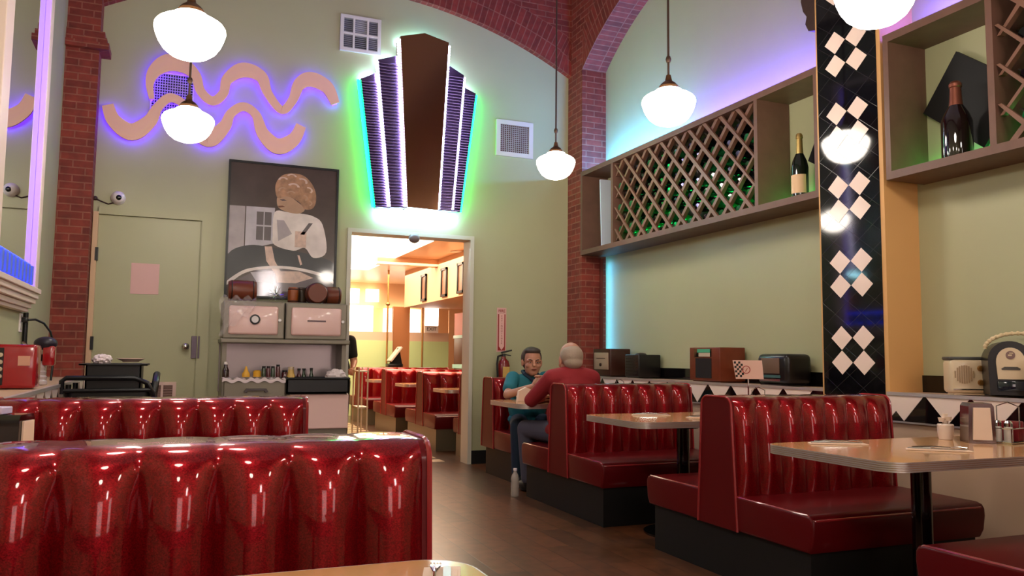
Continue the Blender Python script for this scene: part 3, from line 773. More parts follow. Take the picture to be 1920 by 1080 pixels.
# ------------------------------------------------------------------ small things on the back wall
t = root('security_camera', (-.568, YB, 2.56), 'white dome security camera above the green door', 'security camera')
b = MB(); b.lathe([(.062, 0), (.062, .03), (.055, .045)], 24, 0, Matrix.Rotation(R(90), 4, 'X')); b.ell((0, -.045, 0), .054); b.build('dome', WHITE, t)
b = MB(); b.ell((.008, -.085, -.006), (.026, .02, .026)); b.build('lens', BLACKG, t)
b = MB(); b.tube([(-.03, -.02, -.045), (-.08, -.012, -.062), (-.14, -.012, -.04), (-.185, -.01, -.02)], .006); b.ell((-.19, -.012, -.015), (.02, .012, .02)); b.build('cable', mat('brown_cable', '3a2420', .5), t)
b = MB(); b.box(-.43, -.19, 8.226, 8.2295, 1.68, 1.965); tag(b.build('paper_notice', mat('pink_white_paper', 'e0b4b0', .7), smooth=False), 'blank pinkish white sheet of paper taped to the green door', 'paper')
b = MB(); b.ell((2.24, 8.17, 2.36), (.06, .05, .05)); b.box(2.2, 2.28, 8.16, YB, 2.37, 2.40); tag(b.build('door_sensor', mat('grey_sensor', '7a6a68', .4)), 'small grey dome sensor at the top of the doorway', 'sensor')
t = root('fire_extinguisher_sign', (3.26, YB, 0), 'narrow red and white fire extinguisher sign on the back wall', 'sign')
b = MB(); b.box(-.055, .055, -.006, 0, 1.19, 1.67); b.build('plate', mat('sign_pale', 'd8a8a0', .5), t, smooth=False)
b = MB(); b.prism([(-.043, 1.60), (-.043, 1.205), (.043, 1.205), (.043, 1.60)], -.008, -.005, 'y'); b.build('red_field', mat('sign_red', '9a2420', .5), t, smooth=False)
b = MB(); b.prism([(-.03, 1.60), (.03, 1.60), (.03, 1.25), (0, 1.21), (-.03, 1.25)], -.010, -.007, 'y'); b.build('arrow', mat('sign_arrow', 'e8b8b0', .5), t, smooth=False)
text_mesh('FIRE', .045, .001, 'lettering', MATS['sign_red'], t, Matrix.Translation((0, -.009, 1.635)) @ FACE_MY)
text_mesh('\n'.join('EXTINGUISHER'), .03, .001, 'lettering', MATS['sign_red'], t, Matrix.Translation((0, -.012, 1.43)) @ FACE_MY @ Matrix.Scale(.9, 4))
t = root('fire_extinguisher', (3.255, 8.15, .78), 'dark red fire extinguisher hanging under the narrow sign', 'fire extinguisher')
b = MB(); b.lathe([(0, 0), (.06, .0), (.068, .02), (.068, .26), (.055, .31), (.025, .34), (.022, .36)], 24); b.build('cylinder', mat('extinguisher_red', '7a1614', .25, coat=.5), t)
b = MB(); b.box(-.035, .04, -.072, -.064, .12, .25); b.build('inspection_label', mat('yellow_label', 'd8b060', .5), t, smooth=False)
b = MB(); b.cyl((0, 0, .35), (0, 0, .39), .02); b.prism([(-.03, .39), (.09, .42), (.09, .435), (-.03, .41)], -.012, .012, 'y'); b.prism([(0, .375), (.08, .365), (.08, .375), (0, .39)], -.01, .01, 'y'); b.build('valve_handle', mat('dark_valve', '2a2c2a', .4), t)
b = MB(); b.tube([(-.02, 0, .375), (-.07, -.01, .36), (-.085, -.02, .28), (-.08, -.03, .15), (-.078, -.03, .08)], .011); b.build('hose', BLACK, t)
b = MB(); b.box(-.03, .03, .05, .09, .1, .3); b.build('bracket', BLACK, t, smooth=False)

# ------------------------------------------------------------------ shelf units on the right wall
GSTRIP = mat('green_shelf_led', '20ff80', .4, emit='18ff6a', es=17)
def shelf_unit(y0, y1, divs, lat, label, ln):
    t = root('wine_shelf', (0, 0, 0), label, 'wall shelf', 'brown wall shelves in the right hand bays')
    z0, z1, th = 2.255, 3.18, .05
    b = MB(); b.box(XR-.02, XRR, y0, y1, z1-th, z1); b.build('top_board', DKWOOD, t, smooth=False)
    b = MB(); b.box(XR-.02, XRR, y0, y1, z0, z0+th); b.build('bottom_board', DKWOOD, t, smooth=False)
    for y in [y0, y1-.04]: 
        b = MB(); b.box(XR-.02, XRR, y, y+.04, z0+th, z1-th); b.build('side_board', DKWOOD, t, smooth=False)
    for y in divs:
        b = MB(); b.box(XR-.018, XRR-.005, y-.02, y+.02, z0+th, z1-th); b.build('divider', [DKWOOD], t, smooth=False)
    # lattice
    (la, lb_) = lat
    za, zb = z0+th, z1-th
    step = .222
    for sgn, xf in ((1, XR+.005), (-1, XR+.02)):
        b = MB()
        c = la-(zb-za)-step*2
        while c < lb_+(zb-za)+step:
            # line y = c + sgn*(z-za)
            seg = []
            za_, zb_ = za, zb
            ya, yb = (c, c+(zb-za)) if sgn > 0 else (c+(zb-za), c)
            # clip to la..lb_
            def zy(y): return za+(y-c) if sgn > 0 else za+((c+(zb-za))-y)
            zlo, zhi = za, zb
            if sgn > 0: zlo = max(za, zy(la)); zhi = min(zb, zy(lb_))
            else: zlo = max(za, zy(lb_)); zhi = min(zb, zy(la))
            if zhi-zlo > .02:
                def yz(z): return c+(z-za) if sgn > 0 else c+(zb-za)-(z-za)
                h = .0165
                p = [(yz(zlo)-h*1.4, zlo), (yz(zlo)+h*1.4, zlo), (yz(zhi)+h*1.4, zhi), (yz(zhi)-h*1.4, zhi)]
                p = [(min(max(y, la), lb_), z) for y, z in p]
                b.prism(p, xf-.006, xf+.014 if sgn > 0 else xf+.03, 'x')
            c += step
        b.build('lattice', mat('lattice_wood', '75503f', .5, noise=.2, nscale=12), t, smooth=False)
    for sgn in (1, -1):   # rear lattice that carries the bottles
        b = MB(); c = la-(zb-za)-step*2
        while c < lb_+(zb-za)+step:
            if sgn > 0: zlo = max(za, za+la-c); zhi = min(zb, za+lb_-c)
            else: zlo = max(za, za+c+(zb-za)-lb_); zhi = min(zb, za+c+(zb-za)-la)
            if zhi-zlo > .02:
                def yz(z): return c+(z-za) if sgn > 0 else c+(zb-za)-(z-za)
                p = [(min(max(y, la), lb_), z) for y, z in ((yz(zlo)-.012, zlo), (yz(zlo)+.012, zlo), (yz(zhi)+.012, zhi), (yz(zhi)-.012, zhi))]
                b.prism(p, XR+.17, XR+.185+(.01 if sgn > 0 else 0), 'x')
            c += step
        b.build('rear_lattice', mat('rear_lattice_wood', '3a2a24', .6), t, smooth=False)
    b = MB(); b.box(XRR-.008, XRR-.002, la, lb_, za, zb); b.build('added_dark_sheet', mat('dark_sheet', '241a18', .6), t, smooth=False)  # dark sheet added to cover the lit wall behind the lattice
    b = MB(); b.box(XRR-.04, XRR-.015, y0+.05, min(y1-.05, 7.1), z0+th, z0+th+.012); b.build('green_light_strip', GSTRIP, t, smooth=False)
    return t, za, la, lb_, step
s1 = shelf_unit(4.29, 7.885, [7.19, 4.95], (4.97, 7.17), 'long brown wine rack shelf left of the tiled pier', 12)
s2 = shelf_unit(.4, 3.72, [3.0, .9], (.92, 2.98), 'brown wine rack shelf right of the tiled pier', 11)
# purple and blue light strips on top of the shelves
def led_top(name, y0, y1, m, label, x=4.2, z=3.185):
    t = root(name, (x, (y0+y1)/2, z), label, 'light strip')
    h = (y1-y0)/2
    b = MB()
    if z < 3: b.box(-.035, .03, -h, h, .01, .028); b.box(-.035, -.028, -h, h, -.03, .01)
    else: b.box(-.02, .02, -h, h, 0, .01)
    b.build('channel', DKWOOD if z < 3 else WHITE, t, smooth=False)
    b = MB(); b.box(-.014, .014, -h, h, 0 if z < 3 else .01, .01 if z < 3 else .02); b.build('diffuser', m, t, smooth=False)
led_top('led_strip', 4.35, 6.3, mat('violet_led', '7a50ff', .4, emit='6248ff', es=170), 'violet light strip on top of the shelf nearest the pier')
led_top('led_strip', 6.35, 7.8, mat('cyan_led', '60c0ff', .4, emit='4ea8ff', es=260), 'cyan light strip on top of the shelf at the brick corner')
t = root('led_strip', (4.30, 7.885, 0), 'added cool light strip behind a shielding lip in the brick corner under the wine shelf', 'light strip')  # strip added for the cyan wall glow; its lip hides the emitter
b = MB(); b.box(-.022, -.014, -.075, 0, .97, 2.22); b.box(-.014, .02, -.004, 0, .97, 2.22); b.build('channel', mat('brown_shield', '6a3428', .6), t, smooth=False)
b = MB(); b.box(-.008, .010, -.010, -.004, 1.0, 2.2); b.build('diffuser', mat('teal_led', '70d0ff', .4, emit='58c4ff', es=34), t, smooth=False)
led_top('led_strip', 1.0, 3.65, MATS['violet_led'], 'violet light strip on top of the shelf right of the pier')
# wine bottles lying in the rack
def make_rack_bottle():
    prof = [(0, .0), (.034, .0), (.037, .006), (.037, .17), (.03, .20), (.015, .225), (.0135, .27), (.015, .272), (.015, .285), (0, .286)]
    b = MB(); b.lathe(prof, 14, 0, Matrix.Rotation(R(90), 4, 'Y'))
    return b
GLASSG = mat('glow_green_glass', '1a6236', .06, coat=.5, alpha=1)  # green raised to stand in for LED glow through the glass
GLASSD = mat('dark_bottle_glass', '0c0a0c', .06, coat=.5)
bot = None
nb = 0
def cells(la, lb_, step, za, zmax):
    out = []
    y = la-5*step
    k0 = la-(0.825)-step*2
    for i in range(-2, 40):
        for j in range(0, 9):
            # crossings of the two line families
            yy = k0+(i*step)/2; zz = za+j*step/2
            out.append((yy, zz, i, j))
    return out
COLS = ('green', 'dark')
for (t, za, la, lb_, step), nm in ((s1, 'left of the tiled pier'), (s2, 'right of the tiled pier')):
    c0 = la-.825-step*2
    # family A: y = c0+i*step+(z-za); family B: y = c0+j*step+.825-(z-za)
    for i in range(-8, 40):
        for j in range(-8, 40):
            zz = (j-i)*step/2+.825/2+za; yy = c0+(i+j)*step/2+.825/2
            zz += step*.5-.0; 
            # a bottle lies in the V above each crossing
            zc_ = zz-step*.5+.052
            if la+.05 < yy < lb_-.05 and za+.02 < zc_ < za+.74 and rnd.random() < .9:
                if nm.startswith('right') and yy < 2.2: continue
                nb += 1
                row = int((zc_-za)/step*2); 
                if bot is None:
                    b = make_rack_bottle(); bot = b.build('wine_bottle', GLASSG, loc=(XR+.03, yy, zc_)); o = bot
                    botd = bot.data.copy(); botd.materials.clear(); botd.materials.append(GLASSD)
                else:
                    o = bot.copy(); C.objects.link(o); o.location = (XR+.03+rnd.uniform(-.004, .01), yy, zc_)
                    if rnd.random() < .5: o.data = botd
                col = 'dark' if o.data == botd else 'green'
                tag(o, '%s wine bottle lying in a lattice cell of the rack %s' % (col, nm), 'bottle', 'wine bottles in the rack '+nm)

# display bottles, black panels, leaning white book
def bottle_big(loc, label, h, r, foil, glass, labelm):
    t = root('champagne_bottle', loc, label, 'bottle')
    b = MB(); b.lathe([(0, 0), (r*.95, 0), (r, .02), (r, h*.48), (r*.82, h*.58), (r*.42, h*.70), (r*.36, h*.8)], 28); b.build('glass', glass, t)
    b = MB(); b.lathe([(r*.47, h*.66), (r*.40, h*.78), (r*.36, h*.92), (r*.42, h*.93), (r*.42, h*.97), (r*.3, h), (0, h)], 24); b.build('foil', foil, t)
    if labelm:
        b = MB(); n = 14
        for k in range(n):
            a0 = R(150+120*k/n); a1 = R(150+120*(k+1)/n)
            b.quad([((r+.001)*math.cos(a), (r+.001)*math.sin(a), z) for a, z in ((a0, h*.08), (a1, h*.08), (a1, h*.36), (a0, h*.36))])
        b.build('label', labelm, t)
    return t
bottle_big((4.17, 4.62, 2.305), 'dark champagne bottle with gold foil and cream label on the shelf left of the pier', .49, .062, mat('gold_foil', 'c0a060', .3, .8), mat('dark_green_glass', '0a140c', .06, coat=.6), mat('cream_label', 'd8b088', .5))
bottle_big((4.17, 3.32, 2.305), 'large dark wine bottle with copper foil on the shelf right of the pier', .47, .085, mat('copper_foil', '8a5040', .35, .7), mat('black_red_glass', '140608', .05, coat=.8), None)
for (y, z, h, lb) in ((4.42, 2.66, .30, 'black square panel set on its corner behind the champagne bottle'), (3.34, 2.70, .36, 'black square panel set on its corner behind the copper foil bottle')):
    b = MB(); s_ = h*.72; b.box(-.012, .012, -s_/1.0, s_/1.0, -s_*.78, s_*.78, M=Matrix.Rotation(R(38 if y < 4 else 30), 4, 'X')); o = b.build('square_panel', BLACKM, smooth=False, loc=(XRR-.035, y, z)); tag(o, lb, 'panel', 'black diamond panels in the shelves')
t = root('leaning_book', (4.235, 7.62, 2.305), 'pale blue white board standing in the left end of the wine shelf', 'board')
b = MB(); b.box(-.075, .075, -.012, .012, 0, .76, M=Matrix.Rotation(R(-3), 4, 'X')); b.build('board', mat('pale_board', 'c8d0e0', .4), t, smooth=False)
b = MB(); b.box(-.075, .075, -.018, -.0125, .0, .04, M=Matrix.Rotation(R(-3), 4, 'X')); b.build('rim', WHITE, t, smooth=False)
#PART2
# ------------------------------------------------------------------ mirror on the left wall
t = root('wall_mirror', (XLL, 0, 0), 'tall white framed mirror with violet edge light on the left wall', 'mirror')
MIR = mat('mirror_glass', 'e8ece8', .01, 1)
b = MB(); b.box(.03, .045, 5.2, 6.62, 1.6, 4.7); b.build('mirror_pane', MIR, t, smooth=False)
FR = mat('pale_frame_paint', 'e4ccc0', .4)
b = MB(); b.box(0, .085, 6.60, 6.72, 1.58, 4.75, bev=.006); b.build('frame_stile', FR, t, smooth=False)
b = MB(); b.box(0, .085, 5.1, 5.31, 1.58, 4.75, bev=.006); b.build('frame_stile', FR, t, smooth=False)
b = MB(); b.box(0, .085, 5.1, 6.72, 4.752, 4.80, bev=.006); b.build('frame_rail', FR, t, smooth=False)
b = MB()
for (z0, z1, dx) in ((1.545, 1.58, .115), (1.51, 1.545, .10), (1.475, 1.51, .085), (1.44, 1.475, .062), (1.415, 1.44, .045)): b.box(0, dx, 5.0, 6.62+dx*.4, z0, z1, bev=.004)
b.build('cornice_sill', FR, t, smooth=False)
b = MB(); b.box(.047, .078, 6.586, 6.5995, 1.6, 4.74); b.build('violet_edge_light', mat('violet_tube', 'a088ff', .4, emit='8a62ff', es=1.6), t, smooth=False)
for k in range(9):
    y = 5.40+k*.13; b = MB(); b.box(.05, .085, y, y+.055, 1.6, 1.73, bev=.004); b.build('dentil', mat('blue_lit_dentil', '5a78e0', .4), t, smooth=False)  # blue LED light painted into the dentil colour
b = MB(); b.box(.048, .058, 5.32, 6.58, 1.602, 1.625); b.box(.048, .052, 5.32, 6.58, 1.73, 1.752); b.build('blue_edge_light', mat('blue_led', '2840ff', .4, emit='1a30ff', es=6), t, smooth=False)
# outlet, plug and cord, conduit
t = root('wall_outlet', (XLL, 6.62, 1.34), 'white wall outlet under the mirror sill', 'outlet')
b = MB(); b.box(0, .008, -.05, .05, -.065, .065, bev=.002); b.build('cover_plate', WHITE, t, smooth=False)
b = MB(); b.box(.008, .011, -.02, .02, -.05, -.01); b.box(.008, .011, -.02, .02, .01, .05); b.build('socket', mat('socket_grey', 'b0a8a0', .5), t, smooth=False)
t = root('power_cord', (XLL, 6.62, 1.36), 'black plug and cord curving from the wall outlet behind the red radio', 'cord')
b = MB(); b.box(.01, .05, -.02, .02, -.018, .018, bev=.006); b.build('plug', BLACK, t)
b = MB(); b.tube([(.05, 0, 0), (.09, .03, .005), (.14, .07, -.02), (.18, .10, -.08), (.20, .12, -.16), (.205, .12, -.30), (.20, .10, -.43)], .008); b.build('cable', BLACK, t)
b = MB(); b.cyl((0, 0, 0), (0, 0, .49), .017, n=12); tag(b.build('conduit', BLACK, loc=(-1.02, 6.72, .925)), 'black vertical conduit under the mirror sill', 'conduit')
# red radio and mixer on the left ledge
t = root('table_radio', (-.885, 5.42, .925), 'red table radio with dark grille on the left ledge', 'radio')
b = MB(); b.box(-.14, .14, -.09, .10, 0, .25, bev=.018, seg=3); b.build('case', mat('red_radio_case', 'a01820', .2, coat=.6), t)
b = MB(); b.box(-.13, -.02, -.096, -.088, .02, .23, bev=.003)
for k in range(8): b.box(-.125+k*.009, -.121+k*.009, -.101, -.096, .03, .22)
b.build('grille', mat('dark_grille', '1c1614', .5), t, smooth=False)
for k in range(4): 
    b = MB(); b.lathe([(.013, 0), (.012, .012), (0, .014)], 14, 0, Matrix.Translation((-.035, -.096, .07+k*.04)) @ Matrix.Rotation(R(90), 4, 'X')); b.build('knob', mat('cream_knob', 'c8b8a0', .4), t)
b = MB(); b.box(.05, .11, -.0925, -.089, .13, .185); b.build('label', mat('pink_cream_label', 'd8a088', .5), t, smooth=False)
t = root('drink_mixer', (-.86, 6.05, .925), 'red and black drink mixer with ribbed clear jar behind the red radio', 'mixer')
b = MB(); b.lathe([(.085, 0), (.085, .02), (.078, .03), (.083, .05), (.074, .06), (.078, .08), (.068, .09), (.072, .11), (.058, .13), (.05, .15)], 24); b.build('ribbed_jar', mat('cloudy_ribbed_jar', 'b8a8a4', .15, coat=.5), t)
b = MB(); b.lathe([(.052, .15), (.055, .19), (.04, .20)], 24); b.build('collar', BLACK, t)
b = MB(); b.box(.05, .12, -.03, .06, .12, .25, bev=.012); b.build('motor_housing', mat('red_radio_case', 'a01820'), t)
b = MB(); b.ell((.06, .02, .265), (.07, .065, .045)); b.build('lid', mat('dark_purple_lid', '241c2a', .4), t)
b = MB(); b.tube([(-.06, -.05, .27), (-.02, -.06, .24), (.0, -.055, .20)], .009); b.build('lever', CHROME, t)
# utility cart with bus tub
t = root('utility_cart', (-.42, 6.32, 0), 'black utility cart with looped rails in front of the green door', 'cart')
b = MB(); b.prism(rrect(-.27, .27, -.24, .24, .06), .84, .87, 'z'); b.prism(rrect(-.27, .27, -.24, .24, .06), .30, .33, 'z'); b.build('tray', BLACK, t)
for x in (-.24, .24):
    for y in (-.2, .2):
        b = MB(); b.cyl((x, y, .06), (x, y, .92), .018, n=12); b.build('post', BLACK, t)
        b = MB(); b.cyl((x-.015, y, .035), (x+.015, y, .035), .035, n=16); b.build('caster', mat('grey_caster', '3a3a3c', .5), t)
b = MB(); b.tube([(-.275, -.25, .86), (-.275, -.25, .945), (-.25, -.25, .965), (.16, -.25, .965), (.24, -.25, .93), (.28, -.24, .85), (.285, -.22, .80)], .017, 10); b.tube([(-.275, -.25, .88), (.26, -.25, .885)], .014, 8)
b.build('front_rail', mat('black_rail', '15151a', .3), t)
b = MB(); b.tube([(.27, -.22, .80), (.285, -.2, .93), (.29, -.1, .985), (.29, .1, .985), (.285, .2, .93), (.27, .22, .80)], .022, 10); b.build('side_rail', MATS['black_rail'], t)
t = root('bus_tub', (-.395, 6.32, .872), 'black bus tub on top of the utility cart', 'tub')
b = MB()
b.box(-.17, .17, -.2, .2, 0, .012)
for (x0, x1, y0, y1) in ((-.17, .17, -.2, -.19), (-.17, .17, .19, .2), (-.17, -.16, -.2, .2), (.16, .17, -.2, .2)): b.box(x0, x1, y0, y1, 0, .18)
b.build('tub_body', BLACK, t, smooth=False)
b = MB()
for (x0, x1, y0, y1) in ((-.21, .21, -.23, -.19), (-.21, .21, .19, .23), (-.21, -.16, -.23, .23), (.16, .21, -.23, .23)): b.box(x0, x1, y0, y1, .176, .188, bev=.003)
b.build('rim', BLACK, t, smooth=False)
def plate(loc, label, r=.09):
    t = root('plate', loc, label, 'plate')
    b = MB(); b.lathe([(0, 0), (r*.55, 0), (r*.62, .006), (r, .022), (r, .026), (r*.6, .012), (0, .008)], 32); b.build('dish', mat('pink_white_china', 'e8c8bc', .2), t)
plate((-.30, 6.27, 1.071), 'white plate lying on the rim of the black bus tub')
def crumple(mb, c, r, seed, n=18, m=12, amp=.35, flat=1):
    rr = random.Random(seed); P = [(Vector((rr.gauss(0, 1), rr.gauss(0, 1), rr.gauss(0, 1))).normalized(), rr.uniform(4, 9), rr.uniform(0, 6)) for _ in range(7)]
    def f(u, v):
        th = math.pi*v; ph = 2*math.pi*u
        d = Vector((math.sin(th)*math.cos(ph), math.sin(th)*math.sin(ph), math.cos(th)))
        k = 1+amp*sum(abs(math.sin(f_*d.dot(q)+o)) for q, f_, o in P)/len(P)-amp*.5
        return (c[0]+d.x*r[0]*k, c[1]+d.y*r[1]*k, c[2]+d.z*r[2]*k*flat)
    mb.grid(f, n, m)
CLOTH = mat('white_cloth', 'e0d0d0', .7)
b = MB(); crumple(b, (0, 0, 0), (.055, .06, .035), 3, 28, 16, .7); tag(b.build('used_napkin', CLOTH, loc=(-.475, 6.2, 1.085)), 'crumpled white napkin at the left end of the bus tub', 'napkin')

# ------------------------------------------------------------------ vintage stove with warming cabinets
t = root('vintage_stove', (0, 0, 0), 'vintage grey enamel stove with two white door warming cabinets under the poster', 'stove')
ENG = mat('grey_enamel', '7d7566', .35, .3); ENW = mat('pink_white_enamel', 'e8c2ba', .3, coat=.3); ENS = mat('splash_enamel', 'a89a9c', .22, .35)
b = MB(); b.box(.37, .93, 7.68, 8.2, .30, .91, bev=.01); b.box(.93, 1.50, 7.70, 8.2, .30, .78, bev=.01); b.build('body', ENG, t, smooth=False)
b = MB(); b.box(.36, 1.50, 8.12, 8.2, .78, 1.27, bev=.008); b.build('backsplash', ENS, t, smooth=False)
b = MB(); b.box(.37, .41, 7.8, 8.12, .91, 1.235); b.build('side_bracket', ENG, t, smooth=False)
b = MB(); b.box(1.45, 1.49, 7.8, 8.12, .78, 1.235); b.build('side_bracket', ENG, t, smooth=False)
b = MB(); b.box(.35, 1.51, 7.72, 8.2, 1.235, 1.275, bev=.008); b.build('shelf', ENG, t, smooth=False)
for x0, x1 in ((.365, .905), (.915, 1.485)):
    b = MB(); b.box(x0, x1, 7.76, 8.2, 1.275, 1.622, bev=.012); c = b.build('warming_cabinet', ENG, t, smooth=False)
    b = MB(); b.box(x0+.05, x1-.06, 7.735, 7.76, 1.315, 1.575, bev=.018, seg=3); dd = b.build('cabinet_door', ENW, c)
    if x0 < .5:
        b = MB(); b.lathe([(.046, 0), (.046, .012), (.034, .014)], 28, 0, Matrix.Translation((.64, 7.735, 1.452)) @ Matrix.Rotation(R(90), 4, 'X')); b.lathe([(.031, .0141), (.031, .016), (0, .0162)], 28, 1, Matrix.Translation((.64, 7.735, 1.452)) @ Matrix.Rotation(R(90), 4, 'X')); b.build('gauge', [BLACK, mat('gauge_face', 'd8d0d0', .3)], c)
    else:
        b = MB(); b.box(1.11, 1.28, 7.731, 7.736, 1.443, 1.458); b.build('nameplate', mat('dark_nameplate', '6a5458', .5), c, smooth=False)
    b = MB(); b.cyl((x1-.045, 7.735, 1.45), (x1-.045, 7.76, 1.45), .014, n=14); b.build('latch', STEEL, c)
b = MB(); b.box(.39, .92, 7.655, 7.68, .62, .895, bev=.008); b.build('drawer', ENG, t, smooth=False)
b = MB(); b.prism([(.56, .80), (.58, .83), (.75, .83), (.77, .80), (.745, .79), (.735, .81), (.595, .81), (.585, .79)], 7.62, 7.655, 'y'); b.build('drawer_handle', mat('dark_handle', '4a4444', .3, .5), t, smooth=False)
b = MB(); b.box(.96, 1.50, 7.655, 7.70, .455, .775, bev=.012); b.build('oven_door', ENW, t, smooth=False)
for x in (.40, 1.46):
    for y in (7.75, 8.12):
        b = MB(); b.lathe([(.022, 0), (.018, .05), (.03, .3)], 14, 0, Matrix.Translation((x, y, 0))); b.build('leg', ENG, t)
def bottle(name, loc, label, prof, m, capm=None, caph=0, group=None, cat='bottle'):
    t = root(name, loc, label, cat, group)
    b = MB(); b.lathe(prof, 18); b.build('container', m, t)
    if capm:
        r, z = prof[-1]; b = MB(); b.lathe([(r+.003, z-.004), (r+.003, z+caph), (r*.7, z+caph)], 16); b.build('cap', capm, t)
    return t
SAUCE = mat('dark_sauce', '2a100c', .15, coat=.5); YEL = mat('mustard_yellow', 'd8a030', .35); DGR = mat('dark_green_bottle', '26351f', .12, coat=.5); DRD = mat('dark_red_bottle', '4a1418', .15, coat=.5)
bottle('sauce_bottle', (.405, 7.74, .93), 'tall dark bottle with white collar at the left end of the stove top', [(0, 0), (.03, 0), (.03, .06), (.016, .09), (.014, .115)], SAUCE, WHITE, .02)
bottle('mustard_bottle', (.58, 7.74, .93), 'yellow squeeze bottle left among the bottles on the stove', [(0, 0), (.034, 0), (.034, .03), (.02, .05), (.006, .095)], YEL)
bottle('mustard_bottle', (.68, 7.78, .93), 'short yellow jar behind the yellow squeeze bottle on the stove', [(0, 0), (.035, 0), (.035, .05), (.02, .06)], YEL)
for k, x in enumerate((.735, .775, .815, .86)):
    lb = ['leftmost dark jar of the row of four on the stove', 'second dark jar of the row of four on the stove', 'third dark jar of the row of four on the stove', 'rightmost and tallest dark jar of the row of four on the stove'][k]
    bottle('sauce_jar', (x, 7.75, .93), lb, [(0, 0), (.019, 0), (.019, .075 if k < 3 else .09), (.013, .085 if k < 3 else .10)], DRD if k % 2 else DGR, BLACK, .012, 'dark sauce jars on the stove', 'jar')
bottle('sauce_jar', (.945, 7.95, .79), 'dark red jar behind the cream dispenser on the stove', [(0, 0), (.03, 0), (.03, .17), (.02, .185)], DRD, BLACK, .012, None, 'jar')
bottle('syrup_dispenser', (1.0, 7.93, .79), 'cream and yellow dispenser standing behind the black tub on the stove', [(0, 0), (.045, 0), (.045, .13), (.03, .17), (.024, .21)], mat('cream_yellow', 'd8ae60', .35), mat('cream_cap', 'd8c0a0', .4), .02, None, 'dispenser')
for k, (x, m, h) in enumerate(((1.075, DRD, .20), (1.12, DGR, .20), (1.19, DGR, .205))):
    bottle('sauce_bottle', (x, 7.94, .79), ['dark red bottle right of the cream dispenser on the stove', 'left of the two dark green bottles on the stove', 'right of the two dark green bottles on the stove'][k], [(0, 0), (.02, 0), (.02, h*.75), (.012, h*.85), (.012, h)], m, BLACK, .015, 'bottles behind the black tub')
b = MB()
def drape(u, v):
    x = .375+u*.545; y = 7.66+v*.12 if v > .35 else 7.64; z = .918+.012*math.sin(u*31)*(1-v)+.008*math.sin(u*57+1)
    if v <= .35: z = .918-(.35-v)*.09+.010*math.sin(u*31)
    return (x, y, z)
b.grid(drape, 60, 10); o = b.build('folded_towel', CLOTH); tag(o, 'white cloth folded along the left edge of the stove top', 'cloth')
t = root('bus_tub', (1.21, 7.78, .785), 'black bus tub of dishes on the right half of the stove', 'tub')
b = MB(); b.box(-.28, .28, -.16, .12, 0, .012)
for (x0, x1, y0, y1) in ((-.28, .28, -.16, -.15), (-.28, .28, .11, .12), (-.28, -.27, -.16, .12), (.27, .28, -.16, .12)): b.box(x0, x1, y0, y1, 0, .13)
b.build('tub_body', BLACK, t, smooth=False)
b = MB(); b.tube([(-.285, -.165, .132), (.285, -.165, .132), (.285, .125, .132), (-.285, .125, .132)], .011, 8, closed=True); b.build('rim', BLACK, t)
b = MB(); crumple(b, (0, 0, 0), (.085, .06, .06), 11, 34, 20, .8); tag(b.build('used_napkin', CLOTH, loc=(1.39, 7.76, .935)), 'crumpled white cloth in the right end of the stove tub', 'cloth')
b = MB(); b.lathe([(0, 0), (.05, 0), (.075, .05), (.07, .05), (.045, .008)], 24); tag(b.build('soup_bowl', mat('cream_china', 'cfb8a4', .3), loc=(1.24, 7.78, .80+.07)), 'cream bowl in the middle of the stove tub', 'bowl')
# things on top of the cabinets
BRN = mat('brown_glazed', '6a3018', .4); BRN2 = mat('orange_brown_glazed', '8a4418', .35)
def barrel(loc, label, L, r, m, axis='x'):
    t = root('brown_crock', loc, label, 'crock', 'brown crocks on the stove')
    prof = [(0, 0), (r*.86, 0), (r*.95, L*.06), (r, L*.3), (r, L*.7), (r*.95, L*.94), (r*.86, L), (0, L)]
    M = Matrix.Translation((-L/2, 0, r)) @ Matrix.Rotation(R(90), 4, 'Y') if axis == 'x' else (Matrix.Translation((0, L/2, r)) @ Matrix.Rotation(R(90), 4, 'X') if axis == 'y' else Matrix())
    b = MB(); b.lathe(prof, 28, 0, M); b.build('crock_body', m, t)
    for f in (.12, .88):
        b = MB(); MM = M @ Matrix.Translation((0, 0, L*f)); b.lathe([(r*.97, -.006), (r*1.02, 0), (r*.97, .006)], 28, 0, MM, cap=False)
        b.build('band', mat('dark_band', '301810', .5), t)
barrel((.535, 7.95, 1.623), 'brown crock lying at the left end of the stove top cabinets', .25, .10, BRN, 'x')
barrel((.995, 7.93, 1.623), 'upright orange brown crock in the middle of the stove cabinets', .15, .05, BRN2, 'z')
barrel((1.09, 8.02, 1.623), 'dark upright crock behind the round ended one on the cabinets', .16, .045, mat('dark_crock', '3a2a1a', .4), 'z')
barrel((1.21, 7.93, 1.623), 'brown crock lying with its round end to the front on the cabinets', .2, .10, BRN, 'y')
barrel((1.37, 7.98, 1.623), 'brown crock lying at the right end of the stove top cabinets', .16, .088, BRN, 'x')
b = MB(); rr = random.Random(5)
for k in range(90):
    d = Vector((rr.gauss(0, 1), rr.gauss(-.3, 1), rr.gauss(.2, 1))).normalized(); L = rr.uniform(.05, .10)
    if d.z*L < -.055: continue
    b.cyl((0, 0, 0), d*L, .0022, .0008, 4)
b.ell((0, 0, 0), .022, n=10, m=6)
tag(b.build('tinsel_ball', mat('silver_tinsel', 'd8d8d8', .15, 1), loc=(.83, 7.84, 1.685)), 'silver tinsel starburst on the stove cabinets', 'ornament')
b = MB()
def wrap(u, v):
    x = .345+u*.30; 
    z = 1.65-v*.36*(1-u*.75)+.02*math.sin(u*19+v*9); y = 7.728-.012*abs(math.sin(u*23+v*13))-.006*math.sin(v*40)
    return (x-.02*math.sin(v*7)*(1-u), y, z)
b.grid(wrap, 26, 26)
